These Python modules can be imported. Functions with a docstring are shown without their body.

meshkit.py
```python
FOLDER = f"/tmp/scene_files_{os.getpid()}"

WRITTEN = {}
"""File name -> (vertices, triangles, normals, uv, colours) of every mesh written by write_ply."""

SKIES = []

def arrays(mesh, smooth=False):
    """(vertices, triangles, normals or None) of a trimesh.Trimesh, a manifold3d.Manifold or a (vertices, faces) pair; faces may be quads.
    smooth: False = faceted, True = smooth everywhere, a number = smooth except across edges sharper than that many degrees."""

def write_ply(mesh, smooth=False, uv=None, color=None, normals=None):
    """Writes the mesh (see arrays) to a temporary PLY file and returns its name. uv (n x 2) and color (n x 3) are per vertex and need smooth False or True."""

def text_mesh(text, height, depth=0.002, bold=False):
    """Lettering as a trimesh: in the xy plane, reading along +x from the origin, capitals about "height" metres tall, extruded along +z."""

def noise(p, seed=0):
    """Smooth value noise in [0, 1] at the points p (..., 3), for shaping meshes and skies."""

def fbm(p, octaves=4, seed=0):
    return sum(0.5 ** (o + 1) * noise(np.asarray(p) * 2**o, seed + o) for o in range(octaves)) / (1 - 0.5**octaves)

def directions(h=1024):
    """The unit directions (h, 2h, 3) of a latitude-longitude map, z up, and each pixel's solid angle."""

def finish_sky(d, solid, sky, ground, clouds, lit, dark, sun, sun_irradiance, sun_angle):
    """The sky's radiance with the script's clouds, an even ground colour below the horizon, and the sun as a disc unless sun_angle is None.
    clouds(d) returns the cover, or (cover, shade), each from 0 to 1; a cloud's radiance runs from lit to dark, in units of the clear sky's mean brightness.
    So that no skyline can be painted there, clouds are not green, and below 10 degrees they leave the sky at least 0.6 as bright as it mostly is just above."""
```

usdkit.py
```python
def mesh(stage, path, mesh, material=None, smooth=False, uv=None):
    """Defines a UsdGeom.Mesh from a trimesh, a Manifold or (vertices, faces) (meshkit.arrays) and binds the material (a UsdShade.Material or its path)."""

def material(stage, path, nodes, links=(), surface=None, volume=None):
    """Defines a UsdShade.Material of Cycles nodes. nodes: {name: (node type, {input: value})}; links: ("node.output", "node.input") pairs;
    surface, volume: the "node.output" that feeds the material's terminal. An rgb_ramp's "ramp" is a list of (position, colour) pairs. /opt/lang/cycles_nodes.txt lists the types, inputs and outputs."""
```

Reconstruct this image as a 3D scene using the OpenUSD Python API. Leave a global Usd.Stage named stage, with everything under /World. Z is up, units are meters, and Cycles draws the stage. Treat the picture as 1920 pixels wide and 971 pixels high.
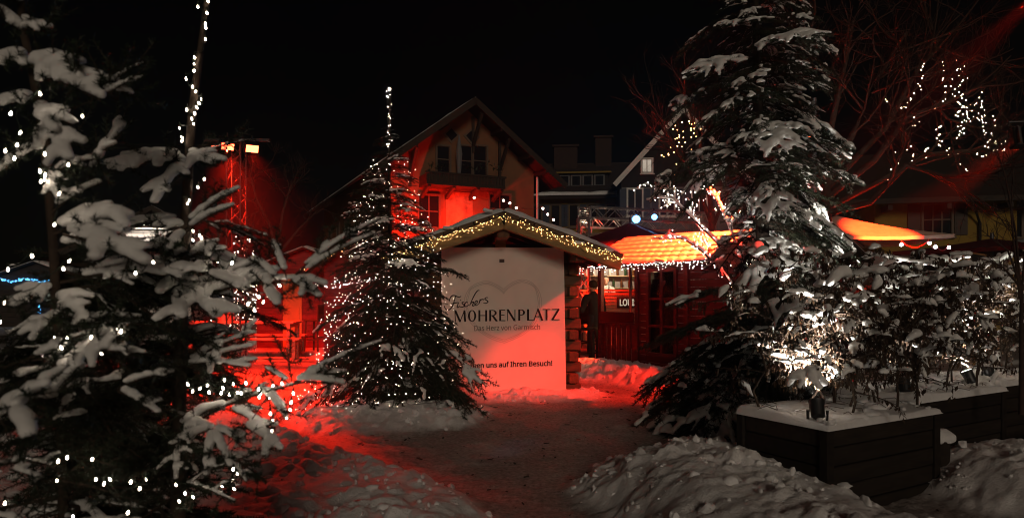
import math, random
import numpy as np
import trimesh, manifold3d, shapely
from shapely.geometry import Polygon, LineString, Point
from scipy.spatial import cKDTree
import usdkit, meshkit
from pxr import Usd, UsdGeom, UsdLux, UsdShade, Gf, Sdf, Vt

stage = Usd.Stage.CreateInMemory()
UsdGeom.SetStageUpAxis(stage, 'Z')
UsdGeom.SetStageMetersPerUnit(stage, 1.0)
UsdGeom.Xform.Define(stage, '/World')
UsdGeom.Scope.Define(stage, '/World/Looks')

# ------------------------------------------------------------------ camera, sky, moonlight
F, HY, CX, CZ = 1280.0, 548.0, 960.0, 1.5        # focal length and horizon in pixels of the 1920 wide photograph, eye height
cam = UsdGeom.Camera.Define(stage, '/World/camera')
cam.CreateProjectionAttr('perspective')
cam.CreateFocalLengthAttr(24.0)
cam.CreateHorizontalApertureAttr(36.0)
cam.CreateVerticalApertureOffsetAttr((HY - 485.5) / 1920 * 36)
cam.CreateFStopAttr(3.6)
cam.CreateFocusDistanceAttr(9.5)
cam.CreateExposureAttr(0.0)
cam.CreateClippingRangeAttr(Gf.Vec2f(0.05, 5000))
cx = UsdGeom.Xformable(cam)
cx.AddTranslateOp().Set(Gf.Vec3d(0, 0, CZ))
cx.AddRotateXOp().Set(90.0)

MOON_AZ, MOON_EL = math.radians(172), math.radians(16)   # towards the light: low behind the camera
sun = UsdLux.DistantLight.Define(stage, '/World/moonlight')
sun.CreateIntensityAttr(0.122)
sun.CreateAngleAttr(14.0)
sun.CreateColorAttr(Gf.Vec3f(1.0, 0.83, 0.65))
sun.CreateNormalizeAttr(True)
_z = np.array([math.sin(MOON_AZ) * math.cos(MOON_EL), math.cos(MOON_AZ) * math.cos(MOON_EL), math.sin(MOON_EL)])
_x = np.cross([0, 0, 1.0], _z); _x /= np.linalg.norm(_x); _M = np.eye(4); _M[0, :3], _M[1, :3], _M[2, :3] = _x, np.cross(_z, _x), _z
UsdGeom.Xformable(sun).AddTransformOp().Set(Gf.Matrix4d(*_M.ravel().tolist()))
dome = UsdLux.DomeLight.Define(stage, '/World/sky')
dome.GetPrim().SetCustomDataByKey('kind', 'structure')
dome.GetPrim().SetCustomDataByKey('label', 'black night sky over the square')
skym = usdkit.material(stage, '/World/Looks/night_sky', {
    'sky': ('sky_texture', {'sky_type': 'single_scattering', 'sun_disc': False, 'sun_elevation': MOON_EL, 'sun_rotation': MOON_AZ}),
    'bg': ('background_shader', {'strength': 0.00012})}, [('sky.color', 'bg.color')], surface='bg.background')
UsdShade.MaterialBindingAPI.Apply(dome.GetPrim()).Bind(skym)

# ------------------------------------------------------------------ small helpers
def nrm(v):
    v = np.asarray(v, float)
    return v / (np.linalg.norm(v, axis=-1, keepdims=True) + 1e-12)
def at(px, py, Y):                                # the point at depth Y that the photograph shows at a pixel
    return np.array([(px - CX) / F * Y, Y, CZ - (py - HY) / F * Y])
def ground_at(px, py, z=0.0):
    return at(px, py, F * (CZ - z) / (py - HY))
def rotz(a):
    c, s = math.cos(a), math.sin(a)
    return np.array([[c, -s, 0], [s, c, 0], [0, 0, 1.0]])

used = {}
def fresh(parent, name):
    k = used[(parent, name)] = used.get((parent, name), -1) + 1
    return f'{parent}/{name}' if k == 0 else f'{parent}/{name}_{k:03d}'

class Geo:
    def __init__(s): s.v, s.f, s.n = [], [], 0
    def add(s, v, f):
        v, f = np.asarray(v, float), np.asarray(f, int)
        if f.shape[1] == 4: f = np.vstack([f[:, [0, 1, 2]], f[:, [0, 2, 3]]])
        s.v.append(v); s.f.append(f + s.n); s.n += len(v); return s
    def mesh(s, m, M=None):
        v, f, _ = meshkit.arrays(m)
        if M is not None: v = v @ np.asarray(M)[:3, :3].T + np.asarray(M)[:3, 3]
        return s.add(v, f)
    def box(s, c, size, R=None, ch=0.0):
        h = np.asarray(size, float) / 2
        g = np.array(list(np.ndindex(2, 2, 2))) * 2 - 1.0
        if ch:
            p = np.vstack([g * (h - ch * (1 - np.eye(3)[k])) for k in range(3)])
            m = manifold3d.Manifold.hull_points(p).to_mesh()
            v, f = m.vert_properties[:, :3], m.tri_verts
        else:
            v = g * h
            f = np.array([[0, 1, 3, 2], [4, 6, 7, 5], [0, 4, 5, 1], [2, 3, 7, 6], [0, 2, 6, 4], [1, 5, 7, 3]])
        if R is not None: v = v @ np.asarray(R).T
        return s.add(v + np.asarray(c, float), f)
    def beam(s, a, b, w, h, up=(0, 0, 1), ch=0.0):
        a, b = np.asarray(a, float), np.asarray(b, float)
        x = nrm(b - a); y = np.cross(up, x)
        y = nrm(y) if np.linalg.norm(y) > 1e-6 else np.array([0, 1.0, 0])
        return s.box((a + b) / 2, (np.linalg.norm(b - a), w, h), np.stack([x, y, np.cross(x, y)], 1), ch)
    def tube(s, pts, r, n=6, cap=True):
        p = np.asarray(pts, float)
        r = np.broadcast_to(r, (len(p),))
        t = nrm(np.gradient(p, axis=0))
        a = nrm(np.cross(t, np.where(np.abs(t[:, 2:]) < 0.9, [0, 0, 1.0], [1.0, 0, 0]))); b = np.cross(t, a)
        ang = np.arange(n) * 2 * np.pi / n
        v = p[:, None] + r[:, None, None] * (np.cos(ang)[None, :, None] * a[:, None] + np.sin(ang)[None, :, None] * b[:, None])
        i, j = np.meshgrid(np.arange(len(p) - 1), np.arange(n), indexing='ij')
        q = np.stack([i * n + j, i * n + (j + 1) % n, (i + 1) * n + (j + 1) % n, (i + 1) * n + j], -1).reshape(-1, 4)
        v = v.reshape(-1, 3); f = np.vstack([q[:, [0, 1, 2]], q[:, [0, 2, 3]]])
        if cap:
            k = np.arange(1, n - 1)
            f = np.vstack([f, np.stack([0 * k, k + 1, k], 1), np.stack([0 * k, k, k + 1], 1) + (len(p) - 1) * n])
        return s.add(v, f)
    def cyl(s, a, b, r, r2=None, n=12): return s.tube([a, b], [r, r if r2 is None else r2], n)
    def ball(s, c, r, sub=1, sc=(1, 1, 1)):
        m = trimesh.creation.icosphere(sub, 1.0)
        return s.add(m.vertices * np.asarray(sc) * r + np.asarray(c), m.faces)
    def poly(s, shape, depth, M):                  # shapely polygon(s), extruded
        for g in getattr(shape, 'geoms', [shape]):
            if g.area > 1e-9: s.mesh(trimesh.creation.extrude_polygon(g, depth, engine='earcut'), M)
        return s
    def get(s): return np.vstack(s.v), np.vstack(s.f)

def put(path, geo, mat, smooth=False, label=None, kind=None, prim=None):
    g = geo.get() if isinstance(geo, Geo) else geo
    if isinstance(g, tuple): g = trimesh.Trimesh(*g, process=False)
    m = usdkit.mesh(stage, path, g, mat, smooth=smooth)
    if label: m.GetPrim().SetCustomDataByKey('label', label)
    if kind: m.GetPrim().SetCustomDataByKey('kind', kind)
    return m

class Thing:
    """One top-level Xform; its parts are given in its own frame, or in the world's with world=True."""
    def __init__(s, name, label, cat, loc=(0, 0, 0), rz=0.0, group=None, kind=None):
        s.path = fresh('/World', name); s.loc = np.asarray(loc, float); s.rz = rz
        x = UsdGeom.Xform.Define(stage, s.path)
        x.AddTranslateOp().Set(Gf.Vec3d(*map(float, loc)))
        if rz: x.AddRotateZOp().Set(math.degrees(rz))
        for k, t in (('label', label), ('category', cat), ('group', group), ('kind', kind)):
            if t: x.GetPrim().SetCustomDataByKey(k, t)
    def local(s, p): return (np.asarray(p, float) - s.loc) @ rotz(s.rz)
    def world(s, p): return np.asarray(p, float) @ rotz(s.rz).T + s.loc
    def add(s, name, geo, mat, smooth=False, label=None, kind=None, under=None, world=False):
        if name in ('snow', 'snow_clumps', 'cable', 'twigs'): kind = kind or 'stuff'
        g = geo.get() if isinstance(geo, Geo) else meshkit.arrays(geo)[:2] if not isinstance(geo, tuple) else geo
        if world: g = (s.local(g[0]), g[1])
        p = fresh(under or s.path, name)
        put(p, g, mat, smooth, label, kind)
        return p
    def group(s, name, under=None):
        p = fresh(under or s.path, name); UsdGeom.Xform.Define(stage, p); return p
    def plane(s, px, py, y=0.0):                   # local (x, z) of a pixel on the plane local y = const
        d = np.array([(px - CX) / F, 1.0, -(py - HY) / F]); o = np.array([0, 0, CZ])
        n = rotz(s.rz) @ np.array([0, 1.0, 0])
        t = (n @ (s.loc - o) + y) / (n @ d)
        q = s.local(o + t * d); return q[0], q[2]

def single(name, geo, mat, label, cat, smooth=False, group=None, kind=None):
    p = fresh('/World', name)
    m = put(p, geo, mat, smooth, label, kind)
    if cat: m.GetPrim().SetCustomDataByKey('category', cat)
    if group: m.GetPrim().SetCustomDataByKey('group', group)
    return p

def lamp(path, pos, target, color, power, radius=0.06, cone=None, soft=0.35):
    """A lamp's own light: a small sphere, narrowed to a cone where the lamp is a spotlight."""
    l = UsdLux.SphereLight.Define(stage, path)
    l.CreateRadiusAttr(radius); l.CreateNormalizeAttr(True)
    l.CreateColorAttr(Gf.Vec3f(*color)); l.CreateIntensityAttr(power)
    x = UsdGeom.Xformable(l)
    M = np.eye(4); M[3, :3] = pos
    if cone:
        z = -nrm(np.asarray(target, float) - pos); a = nrm(np.cross([0, 0, 1.0] if abs(z[2]) < .99 else [1, 0, 0], z))
        M[0, :3], M[1, :3], M[2, :3] = a, np.cross(z, a), z
        sh = UsdLux.ShapingAPI.Apply(l.GetPrim())
        sh.CreateShapingConeAngleAttr(cone); sh.CreateShapingConeSoftnessAttr(soft)
    x.AddTransformOp().Set(Gf.Matrix4d(*M.ravel().tolist()))
    return l

# ------------------------------------------------------------------ materials
LOOKS = {}
def mat(name, c, c2=None, scale=6.0, rough=0.8, bump=0.0, bscale=40.0, stretch=(1, 1, 1), metal=0.0, spec=0.3, vary=0.0, detail=4.0):
    """Principled surface whose colour wanders between c and c2 with noise in object space."""
    if name in LOOKS: return LOOKS[name]
    n = {'p': ('principled_bsdf', {'base_color': c, 'roughness': rough, 'metallic': metal, 'specular_ior_level': spec})}
    L = []
    if c2 is not None or bump:
        n['tc'] = ('texture_coordinate', {}); n['mp'] = ('mapping', {'scale': stretch}); L.append(('tc.object', 'mp.vector'))
    if c2 is not None:
        n['no'] = ('noise_texture', {'scale': scale, 'detail': detail, 'roughness': 0.6})
        n['ra'] = ('rgb_ramp', {'ramp': [(0.3, c), (0.7, c2)]})
        L += [('mp.vector', 'no.vector'), ('no.fac', 'ra.fac')]
        src = 'ra.color'
        if vary:
            n['oi'] = ('object_info', {}); n['mr'] = ('map_range', {'to_min': 1 - vary, 'to_max': 1 + vary})
            n['hs'] = ('hsv', {})
            L += [('oi.random', 'mr.value'), ('mr.result', 'hs.value'), ('ra.color', 'hs.color')]; src = 'hs.color'
        L.append((src, 'p.base_color'))
    if bump:
        n['bn'] = ('noise_texture', {'scale': bscale, 'detail': 5.0, 'roughness': 0.65}); n['bu'] = ('bump', {'strength': bump, 'distance': 0.02})
        L += [('mp.vector', 'bn.vector'), ('bn.fac', 'bu.height'), ('bu.normal', 'p.normal')]
    LOOKS[name] = usdkit.material(stage, '/World/Looks/' + name, n, L, surface='p.BSDF')
    return LOOKS[name]
def glow(name, c, s):
    if name not in LOOKS:
        LOOKS[name] = usdkit.material(stage, '/World/Looks/' + name, {'e': ('emission', {'color': c, 'strength': s})}, surface='e.emission')
    return LOOKS[name]

SNOW = mat('snow', (.80, .80, .80), (.70, .69, .68), scale=9, rough=.75, bump=.35, bscale=60, spec=.25)
SNOWT = mat('tree_snow', (.82, .82, .80), (.72, .71, .69), scale=14, rough=.8, bump=.25, bscale=90, spec=.2)
NEEDLE = mat('spruce_needles', (.010, .018, .009), (.020, .032, .013), scale=8, rough=.55, spec=.35, vary=.35)
BARK = mat('bark', (.05, .034, .024), (.022, .016, .012), scale=30, rough=.9, bump=.6, bscale=60, stretch=(1, 1, .3))
TWIG = mat('twig_bark', (.06, .04, .027), (.03, .02, .014), scale=30, rough=.85)
LOG = mat('log_timber', (.15, .075, .035), (.08, .04, .02), scale=3, rough=.7, bump=.3, bscale=20, stretch=(1, 6, 6), vary=.25)
LOGY = mat('log_end_grain', (.16, .08, .036), (.09, .045, .02), scale=3, rough=.7, bump=.3, bscale=20, stretch=(6, 1, 6), vary=.25)
FASCIA = mat('fascia_timber', (.34, .21, .08), (.19, .11, .04), scale=4, rough=.65, bump=.25, bscale=20, stretch=(1, 5, 5))
DARKWOOD = mat('dark_wood', (.045, .03, .02), (.02, .014, .01), scale=4, rough=.7, bump=.3, bscale=25, stretch=(1, 5, 5))
PLANTWOOD = mat('planter_wood', (.026, .018, .012), (.012, .008, .006), scale=4, rough=.8, bump=.4, bscale=25, stretch=(1, 6, 6), vary=.3)
REDWOOD = mat('red_painted_boards', (.15, .012, .010), (.085, .008, .007), scale=5, rough=.5, bump=.2, bscale=25, stretch=(1, 6, 6), vary=.2)
BLACK = mat('black_metal', (.012, .012, .012), rough=.45, spec=.5)
ALU = mat('aluminium_truss', (.55, .55, .56), (.42, .42, .43), scale=20, rough=.35, metal=.8)
STEEL = mat('dark_steel', (.07, .07, .075), rough=.4, metal=.6)
WIRE = mat('green_cable', (.012, .02, .012), rough=.6)
ROOFT = mat('roof_tiles', (.05, .035, .028), (.025, .018, .016), scale=12, rough=.85, bump=.5, bscale=30)
WHITEPAINT = mat('white_paint', (.72, .70, .66), (.6, .58, .55), scale=8, rough=.55)
GLASSDARK = usdkit.material(stage, '/World/Looks/window_glass', {
    't': ('transparent_bsdf', {'color': (.9, .9, .9)}), 'g': ('glossy_bsdf', {'color': (.9, .9, .9), 'roughness': .03}), 'f': ('fresnel', {'IOR': 1.5}),
    'm': ('mix_closure', {})}, [('f.fac', 'm.fac'), ('t.BSDF', 'm.closure1'), ('g.BSDF', 'm.closure2')], surface='m.closure')
BULB = glow('warm_white_bulb', (1.0, .80, .60), 22.0)
BULBN = glow('near_warm_white_bulb', (1.0, .82, .64), 40.0)
BULBY = glow('amber_bulb', (1.0, .56, .20), 11.0)
BULBW = glow('cool_white_bulb', (1.0, .86, .74), 15.0)
BULBB = glow('blue_bulb', (.10, .45, 1.0), 20.0)
REDLENS = glow('red_flood_lens', (1.0, .085, .03), 16.0)
COOLLENS = glow('blue_white_lens', (.12, .45, 1.0), 7.0)
WHITELENS = glow('white_spot_lens', (1.0, .96, .88), 30.0)
RED = (1.0, .015, .004)
ORANGE = (1.0, .027, .004)
GLYPHS_LIGHT = {"D":[101,[[[[14,99],[54,99],[63,97],[78,89],[87,78],[93,56],[92,37],[86,21],[81,14],[72,7],[50,0],[14,0]],[[27,11],[45,10],[59,13],[72,22],[78,33],[80,58],[77,70],[67,83],[59,87],[50,89],[27,89]]]]],"G":[101,[[[[9,41],[9,58],[12,71],[20,85],[29,93],[39,98],[51,101],[69,101],[89,96],[85,84],[72,89],[53,90],[35,83],[26,72],[23,64],[22,41],[26,27],[34,17],[47,11],[68,10],[78,12],[78,41],[56,42],[56,52],[91,52],[91,4],[68,-1],[49,-1],[36,2],[27,7],[18,16],[13,25]]]]],"H":[103,[[[[14,100],[27,100],[27,58],[76,57],[77,100],[90,100],[90,0],[77,0],[76,47],[27,46],[27,0],[14,0]]]]],"a":[77,[[[[6,16],[8,33],[16,41],[33,46],[54,46],[53,59],[50,63],[43,66],[33,66],[18,61],[14,70],[31,76],[49,76],[58,72],[62,68],[66,58],[66,0],[57,0],[55,11],[49,4],[41,0],[20,0],[9,8]],[[22,32],[19,17],[22,12],[30,9],[40,10],[48,14],[52,19],[54,25],[54,36],[30,36]]]]],"c":[66,[[[[8,29],[9,51],[13,61],[21,70],[36,76],[50,76],[62,72],[58,62],[45,66],[32,64],[24,56],[21,46],[21,28],[26,16],[30,12],[39,9],[61,13],[60,2],[50,-1],[36,-1],[22,4],[12,15]]]]],"e":[78,[[[[8,30],[10,54],[15,64],[25,73],[34,76],[49,76],[59,71],[67,62],[71,50],[71,36],[21,35],[23,21],[31,12],[41,9],[49,9],[68,14],[67,3],[52,-1],[37,-1],[29,1],[16,10],[10,21]],[[25,59],[22,46],[58,46],[56,58],[53,62],[45,66],[36,66],[29,63]]]]],"h":[86,[[[[12,106],[25,106],[24,65],[32,72],[43,76],[59,75],[68,70],[71,66],[75,53],[75,0],[62,0],[62,53],[57,63],[49,66],[35,64],[29,59],[25,48],[25,0],[12,0]]]]],"i":[36,[[[[11,92],[11,98],[15,103],[21,103],[24,100],[25,92],[21,87],[15,87]]],[[[12,75],[25,75],[25,0],[12,0]]]]],"m":[130,[[[[12,0],[12,75],[22,75],[24,65],[31,72],[41,76],[59,74],[65,70],[69,64],[77,72],[88,76],[104,75],[114,68],[118,57],[118,0],[106,0],[105,56],[101,63],[93,66],[81,64],[74,58],[72,53],[71,0],[58,0],[58,55],[52,64],[46,66],[34,64],[28,58],[25,48],[25,0]]]]],"n":[86,[[[[12,75],[22,75],[24,65],[32,72],[43,76],[59,75],[70,68],[75,53],[75,0],[62,0],[62,53],[57,63],[49,66],[35,64],[29,59],[25,48],[25,0],[12,0]]]]],"o":[84,[[[[8,31],[8,46],[11,57],[15,64],[28,74],[35,76],[54,75],[65,69],[74,56],[77,44],[75,22],[70,12],[62,4],[56,1],[36,-1],[23,4],[13,15]],[[22,29],[25,18],[31,12],[45,9],[54,12],[60,18],[64,31],[63,50],[58,60],[47,66],[37,66],[30,63],[25,58],[21,47]]]]],"r":[57,[[[[12,75],[22,75],[25,63],[32,71],[39,75],[55,76],[54,64],[42,65],[35,62],[26,50],[25,0],[12,0]]]]],"s":[66,[[[[7,15],[21,10],[35,9],[44,12],[49,18],[46,26],[42,30],[24,37],[10,46],[7,52],[9,66],[15,72],[26,76],[45,76],[58,72],[55,62],[40,66],[29,66],[23,64],[19,59],[19,55],[23,50],[50,39],[58,31],[60,26],[60,16],[57,9],[52,4],[44,0],[22,-1],[7,4]]]]],"v":[70,[[[[0,73],[1,75],[14,74],[35,14],[57,75],[70,74],[43,0],[28,0]]]]],"z":[64,[[[[5,0],[6,11],[44,63],[43,65],[7,65],[7,75],[58,75],[57,63],[20,11],[59,10],[59,0]]]]]," ":[36,[]]}
GLYPHS_BOLD = {"!":[37,[[[[6,12],[12,20],[25,20],[31,12],[30,0],[22,-6],[12,-5],[7,0]]],[[[7,100],[9,103],[28,103],[30,101],[27,28],[24,24],[13,24],[11,26]]]]],"B":[91,[[[[10,101],[12,103],[60,102],[71,98],[80,89],[83,79],[82,66],[78,58],[72,53],[79,50],[85,42],[87,23],[84,13],[74,2],[56,-4],[12,-4],[10,-2]],[[31,15],[51,14],[61,17],[66,25],[65,36],[56,43],[31,43]],[[31,62],[51,61],[58,63],[62,70],[61,80],[50,85],[31,85]]]]],"I":[48,[[[[2,-2],[2,9],[14,14],[14,86],[6,88],[2,91],[2,102],[4,104],[44,104],[46,102],[46,91],[35,86],[35,14],[46,9],[46,-2],[44,-4],[4,-4]]]]],"L":[73,[[[[10,101],[14,104],[26,104],[31,101],[31,15],[71,15],[74,11],[73,-3],[12,-4],[10,-2]]]]],"O":[109,[[[[5,42],[6,66],[14,87],[25,98],[37,104],[62,106],[77,102],[84,98],[94,88],[101,74],[104,59],[102,31],[93,12],[84,3],[77,-1],[62,-5],[47,-5],[28,1],[14,14],[8,27]],[[27,66],[27,35],[32,24],[44,15],[61,14],[71,18],[79,27],[83,40],[82,66],[75,80],[70,84],[61,87],[49,87],[38,83],[30,74]]]]],"S":[77,[[[[3,4],[3,15],[6,20],[22,15],[41,14],[49,17],[53,22],[53,30],[49,35],[21,48],[9,58],[5,69],[5,81],[11,94],[25,103],[34,105],[50,105],[70,99],[72,95],[66,81],[47,86],[35,86],[30,84],[26,78],[26,72],[31,66],[60,52],[71,42],[74,33],[74,21],[69,9],[62,2],[43,-5],[13,-3],[5,0]]]]],"U":[102,[[[[9,102],[11,104],[29,103],[30,28],[37,17],[46,14],[57,14],[66,18],[72,29],[72,101],[74,104],[91,104],[93,102],[93,29],[87,12],[79,3],[64,-4],[43,-5],[29,-1],[17,9],[13,15],[9,29]]]]],"W":[129,[[[[-2,96],[-2,102],[2,104],[14,104],[19,101],[35,39],[53,101],[58,104],[73,103],[94,38],[110,101],[115,104],[130,103],[131,96],[104,-3],[86,-4],[84,-2],[64,65],[45,-2],[43,-4],[26,-4],[24,-2]]]]],"a":[77,[[[[2,16],[4,34],[13,44],[26,49],[50,50],[49,58],[43,62],[34,62],[21,57],[15,57],[10,68],[10,71],[13,74],[31,80],[48,80],[55,78],[64,72],[70,58],[69,-3],[54,-3],[52,3],[42,-4],[19,-4],[7,4]],[[26,30],[23,19],[25,15],[30,13],[40,14],[48,20],[50,32],[30,32]]]]],"c":[66,[[[[4,29],[6,55],[10,64],[17,72],[25,77],[36,80],[50,80],[65,75],[66,71],[60,58],[45,62],[35,61],[28,55],[25,46],[25,29],[28,20],[33,15],[39,13],[51,14],[59,18],[63,17],[65,13],[64,0],[50,-5],[27,-3],[19,1],[11,9]]]]],"e":[78,[[[[6,20],[4,46],[8,60],[13,68],[24,77],[33,80],[52,79],[62,74],[72,61],[75,50],[75,34],[73,32],[25,31],[29,19],[37,14],[48,13],[70,18],[72,15],[72,3],[68,-1],[52,-5],[37,-5],[26,-2],[11,10]],[[32,60],[26,50],[54,50],[51,58],[44,62]]]]],"f":[48,[[[[-2,63],[-2,73],[11,79],[14,98],[22,107],[33,111],[46,111],[56,107],[57,103],[52,91],[38,93],[33,90],[32,86],[32,79],[48,79],[50,77],[50,63],[48,61],[32,61],[32,-1],[30,-4],[13,-4],[11,-2],[11,61],[0,61]]]]],"h":[86,[[[[8,108],[10,110],[28,109],[29,75],[42,80],[54,80],[65,77],[74,69],[79,53],[79,-1],[77,-4],[60,-4],[58,-2],[58,53],[54,60],[48,62],[36,60],[30,52],[28,-3],[10,-4],[8,-2]]]]],"i":[36,[[[[7,91],[8,102],[12,106],[24,106],[29,99],[29,91],[27,87],[21,83],[12,84]]],[[[8,77],[10,79],[27,79],[29,76],[29,-1],[27,-4],[10,-4],[8,-2]]]]],"n":[86,[[[[8,77],[10,79],[24,79],[27,74],[42,80],[55,80],[65,77],[74,69],[79,53],[79,-1],[77,-4],[60,-4],[58,-2],[58,53],[54,60],[48,62],[36,60],[30,52],[28,-3],[10,-4],[8,-2]]]]],"r":[57,[[[[8,77],[10,79],[24,79],[28,72],[32,76],[42,80],[55,80],[59,78],[57,61],[40,60],[34,56],[30,49],[29,-1],[27,-4],[10,-4],[8,-2]]]]],"s":[66,[[[[3,17],[5,19],[10,19],[21,14],[34,13],[41,15],[45,19],[42,25],[13,38],[6,45],[3,51],[3,61],[5,67],[11,74],[26,80],[46,80],[62,74],[60,63],[55,57],[40,62],[29,62],[23,59],[26,53],[52,42],[61,34],[64,26],[64,16],[61,8],[56,2],[50,-2],[38,-5],[12,-3],[3,2]]]]],"u":[86,[[[[7,19],[7,77],[9,79],[26,79],[28,76],[28,21],[32,15],[37,13],[51,16],[56,24],[57,77],[59,79],[77,78],[78,-1],[76,-4],[61,-4],[59,1],[45,-5],[26,-4],[14,3],[9,11]]]]]," ":[36,[]]}
# ------------------------------------------------------------------ snow as smooth lumps: union of capsules turned into a mesh
def surface_net(Fv, org, h):
    neg = Fv < 0
    n = np.array(Fv.shape)
    acc = np.zeros((*(n - 1), 3)); cnt = np.zeros(n - 1)
    quads = []
    idx = np.full(n - 1, -1)
    sl = [slice(None)] * 3
    edges = []
    for ax in range(3):
        a = [slice(None)] * 3; b = [slice(None)] * 3
        a[ax] = slice(0, -1); b[ax] = slice(1, None)
        A, B = Fv[tuple(a)], Fv[tuple(b)]
        e = np.argwhere((A < 0) != (B < 0))
        if not len(e): continue
        fa = A[tuple(e.T)]; fb = B[tuple(e.T)]
        p = e.astype(float); p[:, ax] += fa / (fa - fb)
        o1, o2 = [k for k in range(3) if k != ax]
        cells = []
        for d1, d2 in ((0, 0), (-1, 0), (-1, -1), (0, -1)):
            c = e.copy(); c[:, o1] += d1; c[:, o2] += d2; cells.append(c)
        ok = np.all([(c >= 0).all(1) & (c < n - 1).all(1) for c in cells], axis=0)
        for c in cells:
            np.add.at(acc, tuple(c[ok].T), p[ok]); np.add.at(cnt, tuple(c[ok].T), 1)
        flip = (fa < 0)[ok]
        if ax == 1: flip = ~flip
        edges.append(([c[ok] for c in cells], flip))
    live = cnt > 0
    idx[live] = np.arange(live.sum())
    v = acc[live] / cnt[live][:, None] * h + org
    f = []
    for cells, flip in edges:
        q = np.stack([idx[tuple(c.T)] for c in cells], 1)
        q[~flip] = q[~flip][:, ::-1]
        f.append(q)
    q = np.vstack(f)
    return v, np.vstack([q[:, [0, 1, 2]], q[:, [0, 2, 3]]])

def lumps(caps, h, k=None, under=1.7, seed=0, rough=.25):
    """caps: rows (ax, ay, az, bx, by, bz, ra, rb). under: how much flatter the lumps are below their axis than above."""
    caps = np.asarray(caps, float)
    k = k or h
    pad = caps[:, 6:8].max() + 3 * h
    lo = np.minimum(caps[:, :3], caps[:, 3:6]).min(0) - pad; hi = np.maximum(caps[:, :3], caps[:, 3:6]).max(0) + pad
    n = np.ceil((hi - lo) / h).astype(int) + 1
    S = np.zeros(n)
    for c in caps:
        r = max(c[6], c[7]) + 4 * k + h
        i0 = np.maximum(np.floor((np.minimum(c[:3], c[3:6]) - r - lo) / h).astype(int), 0)
        i1 = np.minimum(np.ceil((np.maximum(c[:3], c[3:6]) + r - lo) / h).astype(int) + 1, n)
        g = np.stack(np.meshgrid(*[np.arange(a, b) for a, b in zip(i0, i1)], indexing='ij'), -1) * h + lo
        ab = c[3:6] - c[:3]
        t = np.clip(((g - c[:3]) @ ab) / (ab @ ab + 1e-12), 0, 1)
        d = g - (c[:3] + t[..., None] * ab)
        d[..., 2] = np.where(d[..., 2] < 0, d[..., 2] * under, d[..., 2])
        dist = np.linalg.norm(d, axis=-1) - (c[6] + (c[7] - c[6]) * t)
        S[i0[0]:i1[0], i0[1]:i1[1], i0[2]:i1[2]] += np.exp(-np.clip(dist, -12 * k, 12 * k) / k)
    Fv = -k * np.log(np.maximum(S, 1e-6))
    if rough:
        g = np.stack(np.meshgrid(*[np.arange(m) for m in n], indexing='ij'), -1) * h
        Fv = Fv + ((meshkit.noise((g + lo) / (5 * h), seed) - .5) + .45 * (meshkit.noise((g + lo) / (2.2 * h), seed + 5) - .5)) * rough * caps[:, 6].mean() * 2
    return surface_net(Fv, lo, h)

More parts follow.
